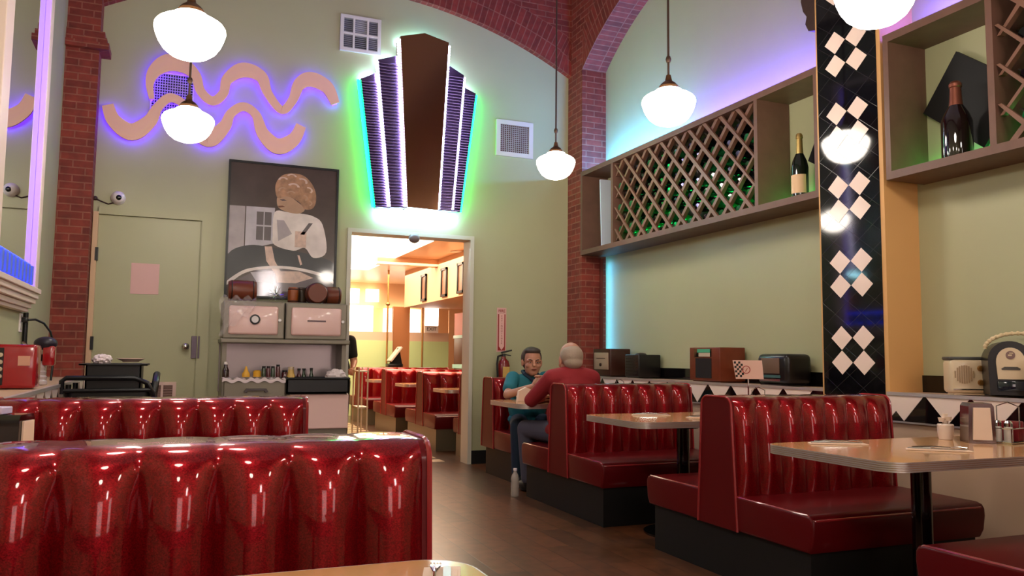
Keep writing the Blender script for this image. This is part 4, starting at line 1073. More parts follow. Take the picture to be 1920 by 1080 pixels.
wr = mat('clear_plastic_wrap', 'e8dcdc', .12, alpha=.22, coat=1); o = b.build('plastic_wrap', wr); tag(o, 'crumpled clear plastic wrap hanging over the left warming cabinet', 'plastic wrap')

# ------------------------------------------------------------------ radios on the right ledge
LZ = .946
WALN = mat('dark_walnut', '3a1c14', .35, noise=.25, nscale=14); WALR = mat('red_walnut', '6e2e18', .35, noise=.25, nscale=14)
def radio_case(name, y0, y1, h, depth, label, m, bev=.012, xf=None):
    t = root(name, ((xf or XR+.02)+depth/2, (y0+y1)/2, LZ), label, 'radio', 'old radios on the right ledge')
    b = MB(); b.box(-depth/2, depth/2, -(y1-y0)/2, (y1-y0)/2, .008, h, bev=bev, seg=3); b.box(-depth/2+.02, depth/2-.02, -(y1-y0)/2+.02, (y1-y0)/2-.02, 0, .008); b.build('case', m, t)
    return t, depth/2, (y1-y0)/2
t, dx, dy = radio_case('mantel_radio', 7.29, 7.66, .285, .24, 'dark wooden radio with pale square dial beside the brick corner', WALN)
b = MB(); b.box(-dx-.008, -dx+.004, -.15, .15, .07, .245, bev=.006); b.build('dial', mat('pale_dial', 'a89078', .4), t)
b = MB(); b.lathe([(.018, 0), (.015, .015), (0, .016)], 16, 0, Matrix.Translation((-dx-.006, 0, .12)) @ Matrix.Rotation(R(-90), 4, 'Y')); b.box(-dx-.011, -dx-.008, -.09, .09, .185, .19); b.build('knob', mat('dark_knob', '2a1812', .4), t)
t, dx, dy = radio_case('mantel_radio', 6.74, 7.0, .225, .25, 'small black radio second from the brick corner', mat('black_bakelite', '141012', .3))
b = MB()
for k in range(6): b.box(-dx-.004, -dx+.002, -dy+.03, dy-.03, .04+k*.028, .05+k*.028)
b.build('grille', mat('dark_grille', '1c1614'), t, smooth=False)
b = MB(); b.ell((-.02, 0, .225), (.06, .05, .018)); b.build('top_handle', MATS['black_bakelite'], t)
t, dx, dy = radio_case('mantel_radio', 5.48, 5.90, .285, .255, 'red brown wooden radio with green and cream dial in the middle of the ledge', WALR, .006)
b = MB(); b.box(-dx-.004, -dx+.004, -.10, .14, .205, .275); b.build('dial_bezel', BLACKG, t, smooth=False)
b = MB(); b.box(-dx-.007, -dx-.003, -.085, .09, .243, .272); b.build('green_dial', mat('green_dial', '3aa884', .2, coat=.6), t, smooth=False)
b = MB(); b.box(-dx-.007, -dx-.003, -.085, .07, .208, .24); b.build('cream_dial', mat('cream_dial', 'c8b4a0', .2, coat=.6), t, smooth=False)
b = MB(); b.box(-dx-.004, -dx+.004, -.10, .12, .03, .195); b.build('speaker_cloth', mat('speaker_cloth', '1a0e0e', .8), t, smooth=False)
t, dx, dy = radio_case('mantel_radio', 4.69, 5.03, .232, .24, 'black rounded radio with brown grille nearest the tiled pier', mat('black_bakelite', '141012'), .04)
b = MB(); b.box(-dx-.005, -dx+.004, -.09, .11, .085, .20, bev=.004); b.build('grille', mat('brown_grille', '6a5040', .6), t)
b = MB(); b.box(-dx-.006, -dx+.004, -.10, .12, .03, .045); b.box(-dx-.006, -dx+.004, -.10, .12, .055, .075, 1); b.build('dial', [mat('silver_bar', 'c8ccd0', .2, 1), mat('teal_bar', '58888c', .2, .6)], t, smooth=False)
CRM = mat('cream_bakelite', 'd8c0a0', .3, coat=.3)
t = root('cream_radio', (4.19, 3.34, LZ), 'cream table radio with round grille and two brass knobs right of the tiled pier', 'radio', rz=R(58))
b = MB(); b.box(-.07, .07, -.10, .10, .008, .20, bev=.022, seg=3); b.box(-.05, .05, -.08, .08, 0, .008); b.build('case', CRM, t)
b = MB(); b.box(-.062, .072, -.102, .102, .196, .215, bev=.008); b.build('lid', mat('dark_grey_lid', '4a4844', .5), t)
b = MB()
for k in range(9):
    y = -.048+k*.012+.03; hh = math.sqrt(max(0, .052**2-(y-.03)**2)); b.box(-.076, -.069, y-.003, y+.003, .115-hh, .115+hh)
b.build('speaker_grille', mat('tan_grille', 'a88868', .5), t, smooth=False)
for z in (.15, .07):
    b = MB(); b.lathe([(.017, 0), (.014, .014), (0, .016)], 16, 0, Matrix.Translation((-.07, -.055, z)) @ Matrix.Rotation(R(-90), 4, 'Y')); b.build('knob', mat('brass_knob', '9a6c34', .3, .7), t)
b = MB(); b.box(-.075, -.069, -.09, .09, .028, .034); b.build('trim_bar', CHROME, t, smooth=False)
t = root('table_jukebox', (4.19, 3.08, LZ), 'black arched table jukebox with cream face and braided handle', 'jukebox', rz=R(46))
arch = [(-.10, .01), (.10, .01), (.105, .18)]+[(.105*math.cos(R(a)), .20+.10*math.sin(R(a))) for a in range(0, 181, 12)]+[(-.105, .18)]
b = MB(); b.prism(arch, -.08, .14, 'x'); b.build('case', mat('black_bakelite', '141012'), t, angle=30)
fa = [(-.062, .095), (.062, .095), (.068, .18)]+[(.068*math.cos(R(a)), .19+.075*math.sin(R(a))) for a in range(0, 181, 12)]+[(-.068, .18)]
b = MB(); b.prism(fa, -.087, -.078, 'x'); b.build('face', CRM, t, angle=30)
b = MB(); b.lathe([(.022, 0), (.022, .004)], 20, 0, Matrix.Translation((-.087, 0, .225)) @ Matrix.Rotation(R(-90), 4, 'Y')); b.box(-.093, -.09, -.006, .012, .22, .228, 1); b.box(-.093, -.09, -.012, .006, .232, .238, 1); b.build('emblem', [mat('brown_emblem', '7a5c58', .4), CRM], t, smooth=False)
b = MB(); b.prism([(-.042, .145), (.042, .145), (.045, .152), (.03, .162), (-.03, .162), (-.045, .152)], -.09, -.084, 'x'); b.build('coin_slot', mat('slot_grey', '4a4440', .4), t, smooth=False)
b = MB(); b.box(-.086, -.076, -.065, .065, .03, .085, bev=.004); b.build('selector_window', mat('dark_blue_window', '18202c', .1, coat=.6), t)
b = MB()
pts = [(.03+.0*math.cos(R(a)), .16*math.cos(R(a))-.06, .26+.085*math.sin(R(a))) for a in range(0, 181, 10)]
b.tube(pts, .009, 8)
for p in pts[1:-1]: b.ell(p, .0125, n=8, m=6)
b.build('handle', mat('braided_cream', 'd8c098', .5), t)
t = root('cream_radio', (4.17, 2.84, LZ), 'cream radio with red knob cut by the right edge of the photo', 'radio', rz=R(40))
b = MB(); b.box(-.07, .07, -.09, .09, .008, .20, bev=.03, seg=3); b.box(-.05, .05, -.07, .07, 0, .008); b.build('case', mat('white_bakelite', 'e0d0c4', .3), t)
for z in (.15, .08):
    b = MB(); b.lathe([(.02, 0), (.016, .014), (0, .016)], 16, 0, Matrix.Translation((-.07, .04, z)) @ Matrix.Rotation(R(-90), 4, 'Y')); b.build('knob', mat('red_knob', '8a3028', .3), t)

# ------------------------------------------------------------------ things on the tables
TZ = .753
NAP = mat('white_paper_napkin', 'ecd0bc', .7)
def cutlery(loc, rz, label):
    t = root('cutlery_set', loc, label, 'cutlery', 'napkins with cutlery on the tables', rz)
    b = MB(); b.prism([(-.13, -.03), (.13, -.035), (.125, .03), (-.12, .035)], 0, .003, 'z'); b.prism([(-.12, -.02), (.10, -.03), (.11, .02), (-.11, .028)], .003, .006, 'z'); b.build('napkin', NAP, t, smooth=False)
    b = MB(); b.tube([(-.10, .008, .009), (-.02, .010, .014), (.05, .010, .012)], [.004, .0035, .003], 8)
    for k in range(4): b.tube([(.05, .010, .012), (.075, .002+k*.005, .016), (.115, .001+k*.0055, .012)], .0016, 6)
    b.build('fork', CHROME, t)
    b = MB(); b.box(-.12, -.03, -.016, -.006, .006, .011, bev=.002); b.prism([(-.03, -.017), (.10, -.018), (.115, -.010), (.10, -.004), (-.03, -.005)], .007, .009, 'z'); b.build('knife', STEEL, t)
    return t
c0 = cutlery((2.80, 2.90, TZ), R(-25), 'napkin and cutlery at the far left corner of the table before the tiled pier')
dup(c0, (3.03, 2.56, TZ), 'napkin and cutlery nearer the middle of the table before the tiled pier', rz=R(-38))
dup(c0, (2.96, 4.74, TZ), 'napkin and cutlery on the table between the two right hand booths', rz=R(-20))
dup(c0, (3.20, 4.46, TZ), 'second napkin and cutlery on the table between the right hand booths', rz=R(-10))
dup(c0, (.412, 1.30, TZ), 'napkin and cutlery on the table at the bottom edge of the photo', rz=R(72))
def dispenser(loc, rz, label, body):
    t = root('napkin_dispenser', loc, label, 'napkin dispenser', None, rz)
    b = MB(); b.prism([(-.06, 0), (.06, 0), (.055, .17), (.045, .185), (-.045, .185), (-.055, .17)], -.055, .055, 'x'); b.build('body', body, t, smooth=False)
    for s in (-1, 1):
        b = MB(); b.prism([(-.042, .015), (.042, .015), (.036, .165), (-.036, .165)], s*.056, s*.062, 'x'); b.build('napkins', NAP, t, smooth=False)
    return t
dispenser((3.53, 2.76, TZ), R(58), 'chrome napkin dispenser with white napkins on the table before the tiled pier', mat('dull_chrome', '9a9290', .2, 1))
dispenser((-.48, 2.96, TZ), R(-14), 'black napkin dispenser between the two left booth backs', BLACKG)
b = MB(); b.box(-.05, .02, -.03, .03, 0, .022, bev=.003, M=Matrix.Rotation(R(-20), 4, 'Z')); tag(b.build('sugar_packets', mat('lilac_packets', 'd8c8e8', .5), loc=(-.50, 2.95, TZ+.186), smooth=False), 'white packets lying on the black napkin dispenser', 'packets')
def jar_creamer(loc, label):
    t = root('creamer_jar', loc, label, 'jar')
    b = MB(); b.lathe([(0, 0), (.03, 0), (.036, .03), (.038, .07), (.034, .075), (.03, .01)], 20); b.build('cup', mat('white_cup', 'e4d0c4', .3), t)
    for k, (x, y, z) in enumerate(((0, 0, .075), (.016, .01, .085), (-.015, .008, .085), (.002, -.016, .09), (0, .004, .105))):
        b = MB(); b.lathe([(.012, 0), (.016, .018), (.017, .02), (0, .021)], 12, 0, Matrix.Translation((x, y, z))); b.build('creamer', mat('creamer_white', 'f0dccf', .4), t)
jar_creamer((3.50, 2.91, TZ), 'white cup heaped with creamers left of the chrome napkin dispenser')
jar_creamer((3.64, 4.62, TZ), 'white cup of creamers under the card stand on the middle right table')
def caddy(loc, rz, label):
    t = root('condiment_caddy', loc, label, 'caddy', 'condiment caddies on the right tables', rz)
    b = MB(); b.tube([(-.08, -.05, .006), (.08, -.05, .006), (.08, .05, .006), (-.08, .05, .006)], .004, 6, closed=True); b.tube([(-.08, -.05, .07), (.08, -.05, .07), (.08, .05, .07), (-.08, .05, .07)], .003, 6, closed=True)
    for x in (-.08, .08):
        for y in (-.05, .05): b.cyl((x, y, .004), (x, y, .07), .003, n=6)
    b.tube([(0, -.05, .07), (0, -.05, .17), (0, 0, .19), (0, .05, .17), (0, .05, .07)], .003, 6); b.box(-.08, .08, -.05, .05, 0, .003); b.build('rack', CHROME, t)
    for x, y in ((-.045, -.02), (-.045, .028)):
        b = MB(); b.lathe([(0, .004), (.02, .004), (.02, .07), (.016, .08)], 14, 0, Matrix.Translation((x, y, 0))); j = b.build('shaker', mat('shaker_glass', 'c8bcb4', .1, coat=1), t)
        b = MB(); b.lathe([(.019, .078), (.019, .095), (.012, .104), (0, .106)], 14, 0, Matrix.Translation((x, y, 0))); b.build('lid', CHROME, j)
    b = MB(); b.box(.01, .07, -.04, .04, .006, .10, bev=.006); b.build('jam_packets', mat('jam_red', '8a1c24', .35), t)
    return t
k0 = caddy((3.66, 2.70, TZ), R(12), 'chrome condiment caddy right of the chrome napkin dispenser')
dup(k0, (3.73, 4.58, TZ), 'chrome condiment caddy with red packets on the middle right table', rz=R(20))
dup(k0, (3.74, 6.5, TZ), 'chrome condiment caddy behind the man in the red shirt', rz=R(10))
t = root('dessert_card', (3.62, 2.52, TZ), 'tilted plastic card with red header at the right end of the table', 'card', None, R(-62))
Mt = Matrix.Rotation(R(-12), 4, 'X')
b = MB(); b.box(-.06, .06, -.003, .003, .0, .20, M=Mt); b.build('card', mat('pink_card', 'd0b0aa', .3, coat=.5), t, smooth=False)
b = MB(); b.box(-.06, .06, -.005, -.003, .165, .20, M=Mt); b.build('header', mat('jam_red', '8a1c24'), t, smooth=False)
b = MB()
for k in range(7): b.box(-.045, .045-.02*(k % 3), -.0045, -.003, .03+k*.018, .036+k*.018, M=Mt)
b.build('text_lines', mat('grey_text', '9a7c7c', .5), t, smooth=False)
b = MB(); b.prism([(-.06, .0), (.06, .0), (.06, .004), (-.06, .004)], -.02, .05, 'y'); b.build('foot', mat('clear_foot', 'c8b8b0', .2), t, smooth=False)
# card on a stem on the middle right table
t = root('table_card', (3.55, 4.46, TZ), 'pinkish white card with checkered edge on a stem before the black radio', 'card', None, R(-36))
b = MB(); b.cyl((0, 0, .008), (0, 0, .25), .005, n=8); b.lathe([(.035, 0), (.035, .006), (.008, .012)], 20); b.build('stem', CHROME, t)
b = MB(); b.prism([(-.10, .375), (.09, .375), (.10, .25), (-.08, .25)], -.004, .002, 'y', 0)
for i in range(4):
    for j in range(7):
        if (i+j) % 2 == 0:
            x = -.092+i*.014+(6-j)*.0018; z = .262+j*.015; b.prism([(x, z), (x+.014, z), (x+.014, z+.015), (x, z+.015)], -.0052, -.004, 'y', 1)
b.lathe([(.022, 0), (.027, 0), (.027, .002), (.022, .002)], 24, 2, Matrix.Translation((-.012, -.0055, .312)) @ Matrix.Rotation(R(90), 4, 'X'), cap=False)
b.prism([(-.02, .30), (-.006, .322), (-.002, .322), (-.014, .30)], -.0055, -.004, 'y', 2)
b.build('card', [mat('card_pink', 'e0b4a4', .5), BLACK, mat('card_red', 'a02a24', .5)], t, smooth=False)
# meal on the couple's table
plate((2.90, 6.40, TZ), 'white plate with yellow food in front of the woman in teal', .11)
b = MB(); crumple(b, (0, 0, .0), (.05, .05, .03), 5, 20, 12, .5); tag(b.build('omelette', mat('yellow_food', 'd8b060', .6), loc=(2.90, 6.40, TZ+.032)), 'yellow food heaped on the white plate', 'food')
b = MB(); b.prism([(-.07, 0), (.07, 0), (.06, .10), (.01, .12), (-.055, .09)], -.02, .02, 'y'); crumple(b, (0, .03, .04), (.05, .04, .04), 8, 20, 12, .6); tag(b.build('paper_napkin', NAP, loc=(2.80, 6.52, TZ)), 'white paper napkin bunched at the table edge before the woman', 'napkin')
t = root('water_glass', (3.00, 6.66, TZ), 'clear glass of dark drink on the couple table', 'glass')
b = MB(); b.lathe([(0, 0), (.03, 0), (.037, .13), (.034, .13), (.028, .006)], 20); b.build('tumbler', mat('glass_tumbler', 'b8c0c0', .05, coat=1, alpha=.4), t)
b = MB(); b.lathe([(0, .006), (.027, .006), (.031, .09), (0, .09)], 20); b.build('drink', mat('dark_drink', '1c1a20', .1), t)
t = root('coffee_cup', (3.02, 6.46, TZ), 'dark cup beside the plate on the couple table', 'cup')
b = MB(); b.lathe([(0, 0), (.028, 0), (.04, .075), (.036, .075), (.025, .006)], 20); b.build('cup', mat('dark_cup', '2c2c30', .2), t)
b = MB(); b.tube([(.034, 0, .06), (.058, 0, .055), (.055, 0, .03), (.03, 0, .02)], .005); b.build('handle', MATS['dark_cup'], t)
# clear bottle on the floor by the booth
t = root('plastic_bottle', (2.60, 6.23, 0), 'clear plastic bottle standing on the floor by the booth end', 'bottle')
b = MB(); b.lathe([(0, 0), (.03, 0), (.034, .02), (.031, .05), (.034, .08), (.031, .11), (.034, .14), (.028, .17), (.014, .195), (.013, .21)], 20); b.build('bottle_body', mat('clear_pet', 'c8bcb4', .1, coat=1, alpha=.55), t)
b = MB(); b.lathe([(.016, .208), (.016, .225), (0, .225)], 16); b.build('cap', WHITE, t)
# trolley in the far room
t = root('metal_trolley', (1.93, 9.2, 0), 'white metal trolley just inside the far dining room', 'trolley')
for x in (-.05, .05):
    for y in (-.15, .15):
        b = MB(); b.cyl((x, y, .05), (x, y, 1.0), .009, n=8); b.build('upright', mat('cream_metal', 'e0c8a8', .4), t)
        b = MB(); b.cyl((x-.01, y, .03), (x+.01, y, .03), .03, n=12); b.build('wheel', BLACK, t)
for z in (.2, .55, .95):
    b = MB(); b.box(-.06, .06, -.16, .16, z, z+.015); b.build('shelf', MATS['cream_metal'], t, smooth=False)

# ------------------------------------------------------------------ people
def blob(parts, name, m, parent=None, voxel=.007, smooth=4, cut=None):
    mb = MB()
    for p in parts:
        if p[0] == 'c':       # tapered capsule
            _, a, ra, c, rc = p
            a = Vector(a); c = Vector(c); n = 6
            mb.cyl(a, c, ra, rc, 20); mb.ell(a, ra, n=20, m=12); mb.ell(c, rc, n=20, m=12)
        elif p[0] == 'e':
            mb.ell(p[1], p[2], n=24, m=16, M=(p[3] if len(p) > 3 else None))
        elif p[0] == 'chain':
            pr = p[1]
            for (a, ra), (c, rc) in zip(pr, pr[1:]):
                mb.cyl(a, c, ra, rc, 16); mb.ell(a, ra, n=16, m=10)
            mb.ell(pr[-1][0], pr[-1][1], n=16, m=10)
    o = mb.build(name, m)
    md = o.modifiers.new('r', 'REMESH'); md.mode = 'VOXEL'; md.voxel_size = voxel; md.use_smooth_shade = True
    if smooth:
        ms = o.modifiers.new('s', 'SMOOTH'); ms.factor = .5; ms.iterations = smooth
    dg = bpy.context.evaluated_depsgraph_get()
    me = bpy.data.meshes.new_from_object(o.evaluated_get(dg))
    old = o.data; o.modifiers.clear(); o.data = me; bpy.data.meshes.remove(old)
    me.materials.clear(); me.materials.append(m)
    me.shade_smooth()
    if parent: o.parent = parent
    return o
def V(*a): return Vector(a)
def hand_parts(w, d, pn, s=1, curl=.5):
    """w wrist, d pointing direction, pn palm normal; five separate fingers bent towards the palm"""
    w = Vector(w); d = Vector(d).normalized(); pn = Vector(pn).normalized(); sd = d.cross(pn).normalized()*s
    P = [('chain', [(w, .026), (w+d*.045+sd*.012, .027)]), ('chain', [(w+d*.03-sd*.012, .022), (w+d*.075-sd*.026, .015)]), ('chain', [(w+d*.03+sd*.012, .022), (w+d*.075+sd*.028, .015)]), ('chain', [(w+d*.04, .024), (w+d*.08, .016)])]
    for k, L in enumerate((.072, .080, .076, .060)):
        off = sd*(-.03+.02*k); a = w+d*.078+off; c1 = curl*(1+.06*k)
        d1 = (d*math.cos(c1)+pn*math.sin(c1)); d2 = (d*math.cos(2*c1)+pn*math.sin(2*c1)); d3 = (d*math.cos(2.7*c1)+pn*math.sin(2.7*c1))
        P.append(('chain', [(a, .0095), (a+d1*L*.45, .009), (a+d1*L*.45+d2*L*.3, .0085), (a+d1*L*.45+d2*L*.3+d3*L*.25, .0075)]))
    a = w+d*.025-sd*.025
    P.append(('chain', [(a, .014), (a-sd*.022+d*.028+pn*.012, .011), (a-sd*.026+d*.055+pn*.022, .009)]))
    return P
def head_parts(c, f, sc=1.0, jaw=1.0):
    """head centre c, facing f (unit, horizontal-ish)"""
    c = Vector(c); f = Vector(f).normalized(); rt = f.cross(V(0, 0, 1)).normalized(); up = rt.cross(f)
    Mx = Matrix((rt, f, up)).transposed().to_4x4()
    q = lambda x, y, z: c+(rt*x+f*y+up*z)*sc
    r = lambda *a: tuple(v*sc for v in a)
    return [('e', q(0, -.012, .025), r(.074, .094, .09), Mx), ('e', q(0, .025, -.045), r(.058*jaw, .062, .065), Mx), ('e', q(0, .05, -.085), r(.034*jaw, .034, .028), Mx),
            ('e', q(0, .088, -.012), r(.012, .018, .026), Mx), ('e', q(0, .101, -.026), r(.016, .014, .011), Mx),
            ('e', q(.036, .072, .012), r(.026, .018, .009), Mx), ('e', q(-.036, .072, .012), r(.026, .018, .009), Mx),
            ('e', q(.042, .06, -.03), r(.024, .022, .02), Mx), ('e', q(-.042, .06, -.03), r(.024, .022, .02), Mx),
            ('e', q(0, .083, -.055), r(.024, .014, .010), Mx),
            ('e', q(.077, -.01, -.01), r(.010, .020, .032), Mx), ('e', q(-.077, -.01, -.01), r(.010, .020, .032), Mx)], q, Mx
def face_bits(q, Mx, parent, sc=1.0, lip='8a4a40'):
    for s in (-1, 1):
        b = MB(); b.ell(q(s*.031, .078, -.004), (.0105*sc, .006*sc, .0048*sc), M=Mx, n=12, m=8); e_ = b.build('eye', mat('eye_white', 'd8ccc4', .3), parent)
        b = MB(); b.ell(q(s*.031, .0835, -.004), (.0048*sc, .003*sc, .0045*sc), M=Mx, n=10, m=6); b.build('iris', mat('dark_iris', '1c120e', .2), e_)
        b = MB(); b.tube([q(s*.014, .088, .014), q(s*.032, .089, .020), q(s*.052, .076, .014)], .0042*sc, 6); b.build('eyebrow', mat('brow_brown', '3a2a22', .8), parent)
    b = MB(); b.ell(q(0, .096, -.056), (.022*sc, .006*sc, .006*sc), M=Mx, n=14, m=8); b.build('mouth', mat('lip_tone', lip, .5), parent)
SKIN = mat('warm_skin', 'b8826a', .5, noise=.08, nscale=30); SKIN2 = mat('pink_skin', 'b88068', .5, noise=.08, nscale=30)
# --- woman in teal, facing the camera side
hc = V(3.09, 7.02, 1.095)
hp, q, Mx = head_parts(hc, (-.22, -1, -.06), 1.16, 1.08)
rs, ls = V(2.925, 7.09, .935), V(3.255, 7.09, .935)
re_, le = V(2.80, 6.91, .79), V(3.36, 6.92, .80)
rw, lw = V(2.99, 6.74, .875), V(3.10, 6.745, .885)
body = hp+[('chain', [(V(3.09, 7.075, .93), .055), (V(3.09, 7.05, 1.03), .048), (hc, .05)]),
    ('e', V(3.09, 7.10, .83), (.165, .105, .16)), ('e', V(3.09, 7.12, .65), (.165, .125, .15)), ('e', V(3.09, 7.13, .54), (.17, .13, .10)),
    ('chain', [(rs+V(.01, 0, -.01), .045), (re_, .040), (rw, .026)]), ('chain', [(ls+V(-.01, 0, -.01), .045), (le, .040), (lw, .026)]),
    ('chain', [(V(3.0, 7.1, .525), .08), (V(2.82, 6.70, .53), .058), (V(2.83, 6.72, .10), .038)]), ('chain', [(V(3.17, 7.1, .525), .08), (V(3.24, 6.68, .53), .058), (V(3.22, 6.70, .10), .038)])]
body += hand_parts(rw, (.35, -.15, .8), (.9, -.2, -.3), 1, .55)+hand_parts(lw, (-.45, -.2, .75), (-.9, -.2, -.2), -1, .6)
wom = blob(body, 'person', SKIN, voxel=.0055, smooth=3)
tag(wom, 'seated person in teal polo shirt with hands clasped, facing the camera', 'person')
face_bits(q, Mx, wom, 1.16)
sh = [('e', V(3.09, 7.10, .83), (.178, .122, .16)), ('e', V(3.09, 7.12, .66), (.19, .148, .17)), ('e', V(3.09, 7.13, .55), (.19, .15, .07)), ('e', V(3.09, 7.09, .93), (.15, .085, .055)),
      ('chain', [(rs, .068), (rs.lerp(re_, .62), .064)]), ('chain', [(ls, .068), (ls.lerp(le, .62), .064)])]
TEAL = mat('teal_cotton', '1b6874', .75, bump=.2, nscale=60)
blob(sh, 'polo_shirt', TEAL, wom, voxel=.008)
b = MB(); b.tube([V(3.09, 7.135, 1.0), V(3.03, 7.10, 1.0), V(3.025, 7.03, .975), V(3.075, 6.985, .925), V(3.085, 6.98, .90)], [.016, .018, .018, .014, .008], 8); b.tube([V(3.09, 7.135, 1.0), V(3.15, 7.10, 1.0), V(3.155, 7.03, .975), V(3.105, 6.985, .925), V(3.09, 6.98, .90)], [.016, .018, .018, .014, .008], 8)
tag(b.build('collar', mat('navy_collar', '1c2f44', .7), wom), 'navy collar')
pn = [('e', V(3.09, 7.13, .53), (.18, .14, .09)), ('chain', [(V(3.0, 7.1, .525), .09), (V(2.82, 6.70, .525), .072), (V(2.83, 6.72, .12), .058)]), ('chain', [(V(3.17, 7.1, .525), .09), (V(3.24, 6.68, .525), .072), (V(3.22, 6.70, .12), .058)])]
JEAN = mat('dark_jeans', '1c2c40', .8)
blob(pn, 'jeans', JEAN, wom, voxel=.009)
for x, y in ((2.83, 6.68), (3.22, 6.66)):
    blob([('e', V(x, y-.03, .045), (.045, .115, .045)), ('e', V(x, y+.04, .075), (.042, .05, .06))], 'shoe', BLACKM, wom, voxel=.008)
hr = [('e', q(0, -.03, .03), (.099, .110, .104), Mx), ('e', q(0, .012, .085), (.078, .075, .036), Mx), ('e', q(0, -.06, -.02), (.078, .06, .075), Mx)]
hair = blob(hr, 'hair', mat('dark_brown_hair', '3a2e28', .6, bump=.5, nscale=90), wom, voxel=.006, smooth=2)
# --- man in red, seen from behind
hc = V(2.965, 5.96, 1.12)
hp, q, Mx = head_parts(hc, (.12, 1, -.18), 1.18)
ls, rs = V(2.775, 5.93, .985), V(3.155, 5.93, .985)
le, re_ = V(2.685, 6.11, .785), V(3.24, 6.10, .79)
lw, rw = V(2.87, 6.30, .80), V(3.10, 6.32, .80)
body = hp+[('chain', [(V(2.965, 5.925, .98), .062), (V(2.965, 5.94, 1.06), .056), (hc, .055)]),
    ('e', V(2.965, 5.93, .88), (.185, .11, .16)), ('e', V(2.965, 5.95, .68), (.18, .13, .17)), ('e', V(2.965, 5.98, .55), (.18, .14, .10)),
    ('chain', [(ls+V(.02, 0, -.03), .045), (le, .042), (lw, .03)]), ('chain', [(rs+V(-.02, 0, -.03), .045), (re_, .042), (rw, .03)]),
    ('chain', [(V(2.87, 5.98, .53), .085), (V(2.765, 6.40, .53), .06), (V(2.78, 6.38, .10), .04)]), ('chain', [(V(3.06, 5.98, .53), .085), (V(3.12, 6.42, .53), .06), (V(3.12, 6.40, .10), .04)])]
body += hand_parts(lw, (.8, .5, -.05), (.3, -.2, -.9), 1, .5)+hand_parts(rw, (-.6, .7, -.05), (-.3, -.2, -.9), -1, .5)
man = blob(body, 'person', SKIN2, voxel=.0055, smooth=3)
tag(man, 'seated person in red long sleeved shirt with grey hair, seen from behind', 'person')
face_bits(q, Mx, man, 1.18)
RSH = mat('red_cotton_shirt', '8f1f26', .8, bump=.3, nscale=40)
sh = [('e', V(2.965, 5.925, .88), (.205, .128, .165)), ('e', V(2.965, 5.95, .68), (.205, .15, .2)), ('e', V(2.965, 5.98, .55), (.205, .16, .09)), ('e', V(2.965, 5.92, .965), (.20, .10, .085)), ('e', V(2.965, 5.925, 1.02), (.11, .085, .045)), ('chain', [(ls+V(.03, 0, -.02), .08), (V(2.965, 5.92, .98), .095), (rs+V(-.03, 0, -.02), .08)]),
      ('chain', [(ls+V(.01, 0, -.02), .074), (le, .058), (lw.lerp(le, .12), .042)]), ('chain', [(rs+V(-.01, 0, -.02), .074), (re_, .062), (rw.lerp(re_, .12), .043)])]
blob(sh, 'red_shirt', RSH, man, voxel=.008)
pn = [('e', V(2.965, 5.98, .53), (.195, .15, .09)), ('chain', [(V(2.87, 5.98, .53), .095), (V(2.765, 6.40, .53), .074), (V(2.78, 6.38, .12), .06)]), ('chain', [(V(3.06, 5.98, .53), .095), (V(3.12, 6.42, .53), .074), (V(3.12, 6.40, .12), .06)])]
blob(pn, 'jeans', mat('grey_jeans', '4c4a5a', .8), man, voxel=.009)
for x, y in ((2.78, 6.42), (3.12, 6.44)):
    blob([('e', V(x, y+.03, .045), (.046, .12, .045)), ('e', V(x, y-.04, .075), (.042, .05, .06))], 'shoe', BLACKM, man, voxel=.008)
hr = [('e', q(0, -.030, .018), (.0945, .106, .092), Mx), ('e', q(0, -.055, -.03), (.076, .066, .06), Mx)]
blob(hr, 'hair', mat('grey_hair', 'a5917f', .7, bump=.5, nscale=90), man, voxel=.006, smooth=2)
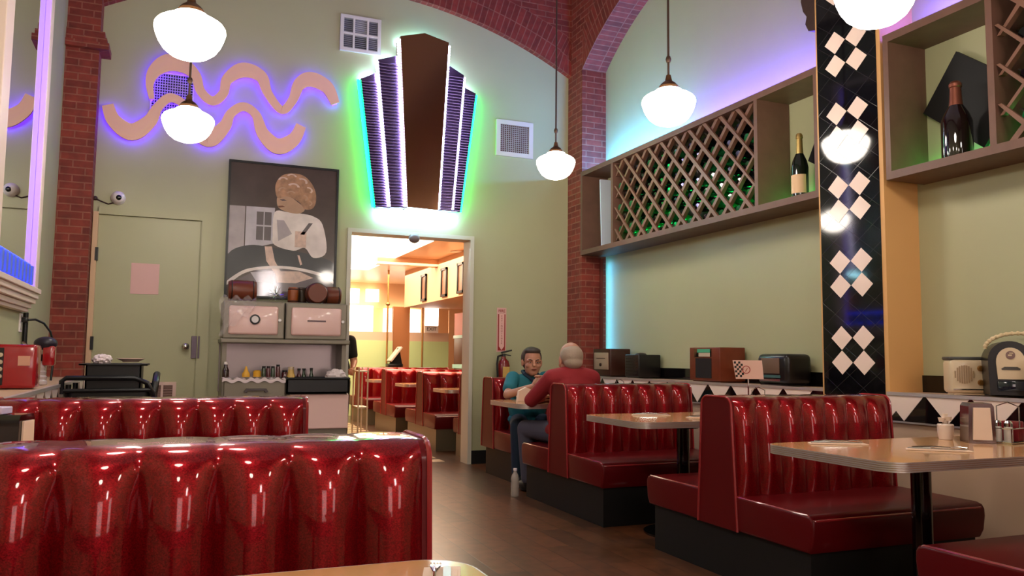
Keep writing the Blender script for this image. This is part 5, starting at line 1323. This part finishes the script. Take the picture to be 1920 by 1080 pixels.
# --- person in black standing in the far room, mostly hidden by the stove side of the doorway
ox, oy = 1.74, 9.75
hc = V(ox-.02, oy+.02, 1.60)
hp, q, Mx = head_parts(hc, (.1, -1, -.2))
body = hp+[('chain', [(V(ox, oy, 1.36), .06), (V(ox, oy, 1.48), .05), (hc, .05)]), ('e', V(ox, oy, 1.22), (.17, .11, .19)), ('e', V(ox, oy, .98), (.16, .115, .2)), ('e', V(ox, oy, .84), (.165, .12, .1)),
    ('chain', [(V(ox+.17, oy, 1.31), .055), (V(ox+.215, oy-.02, 1.06), .043), (V(ox+.16, oy-.22, .97), .028)]), ('chain', [(V(ox-.17, oy, 1.31), .055), (V(ox-.21, oy, 1.06), .043), (V(ox-.16, oy-.22, .97), .028)]),
    ('chain', [(V(ox+.09, oy, .82), .085), (V(ox+.09, oy, .46), .058), (V(ox+.09, oy, .09), .04)]), ('chain', [(V(ox-.09, oy, .82), .085), (V(ox-.09, oy, .46), .058), (V(ox-.09, oy, .09), .04)])]
body += hand_parts(V(ox+.16, oy-.22, .97), (-.2, -.9, -.1), (-.2, 0, -1), 1, .4)+hand_parts(V(ox-.16, oy-.22, .97), (.2, -.9, -.1), (.2, 0, -1), -1, .4)
srv = blob(body, 'person', SKIN, voxel=.0075, smooth=3)
tag(srv, 'standing person in black shirt, partly hidden behind the left side of the doorway', 'person')
face_bits(q, Mx, srv)
BSH = mat('black_cotton', '101012', .8)
blob([('e', V(ox, oy, 1.22), (.185, .125, .19)), ('e', V(ox, oy, .98), (.175, .13, .2)), ('e', V(ox, oy, 1.36), (.15, .085, .06)), ('chain', [(V(ox+.17, oy, 1.31), .07), (V(ox+.2, oy-.01, 1.14), .062)]), ('chain', [(V(ox-.17, oy, 1.31), .07), (V(ox-.2, oy, 1.14), .062)])], 'black_shirt', BSH, srv, voxel=.01)
blob([('e', V(ox, oy, .84), (.178, .132, .1)), ('chain', [(V(ox+.09, oy, .82), .096), (V(ox+.09, oy, .1), .07)]), ('chain', [(V(ox-.09, oy, .82), .096), (V(ox-.09, oy, .1), .07)])], 'trousers', BSH, srv, voxel=.01)
for s in (-.09, .09): blob([('e', V(ox+s, oy-.05, .045), (.046, .13, .045))], 'shoe', BLACKM, srv, voxel=.01)
blob([('e', q(0, -.028, .035), (.082, .096, .09), Mx)], 'hair', mat('dark_brown_hair', '2c211c'), srv, voxel=.008)
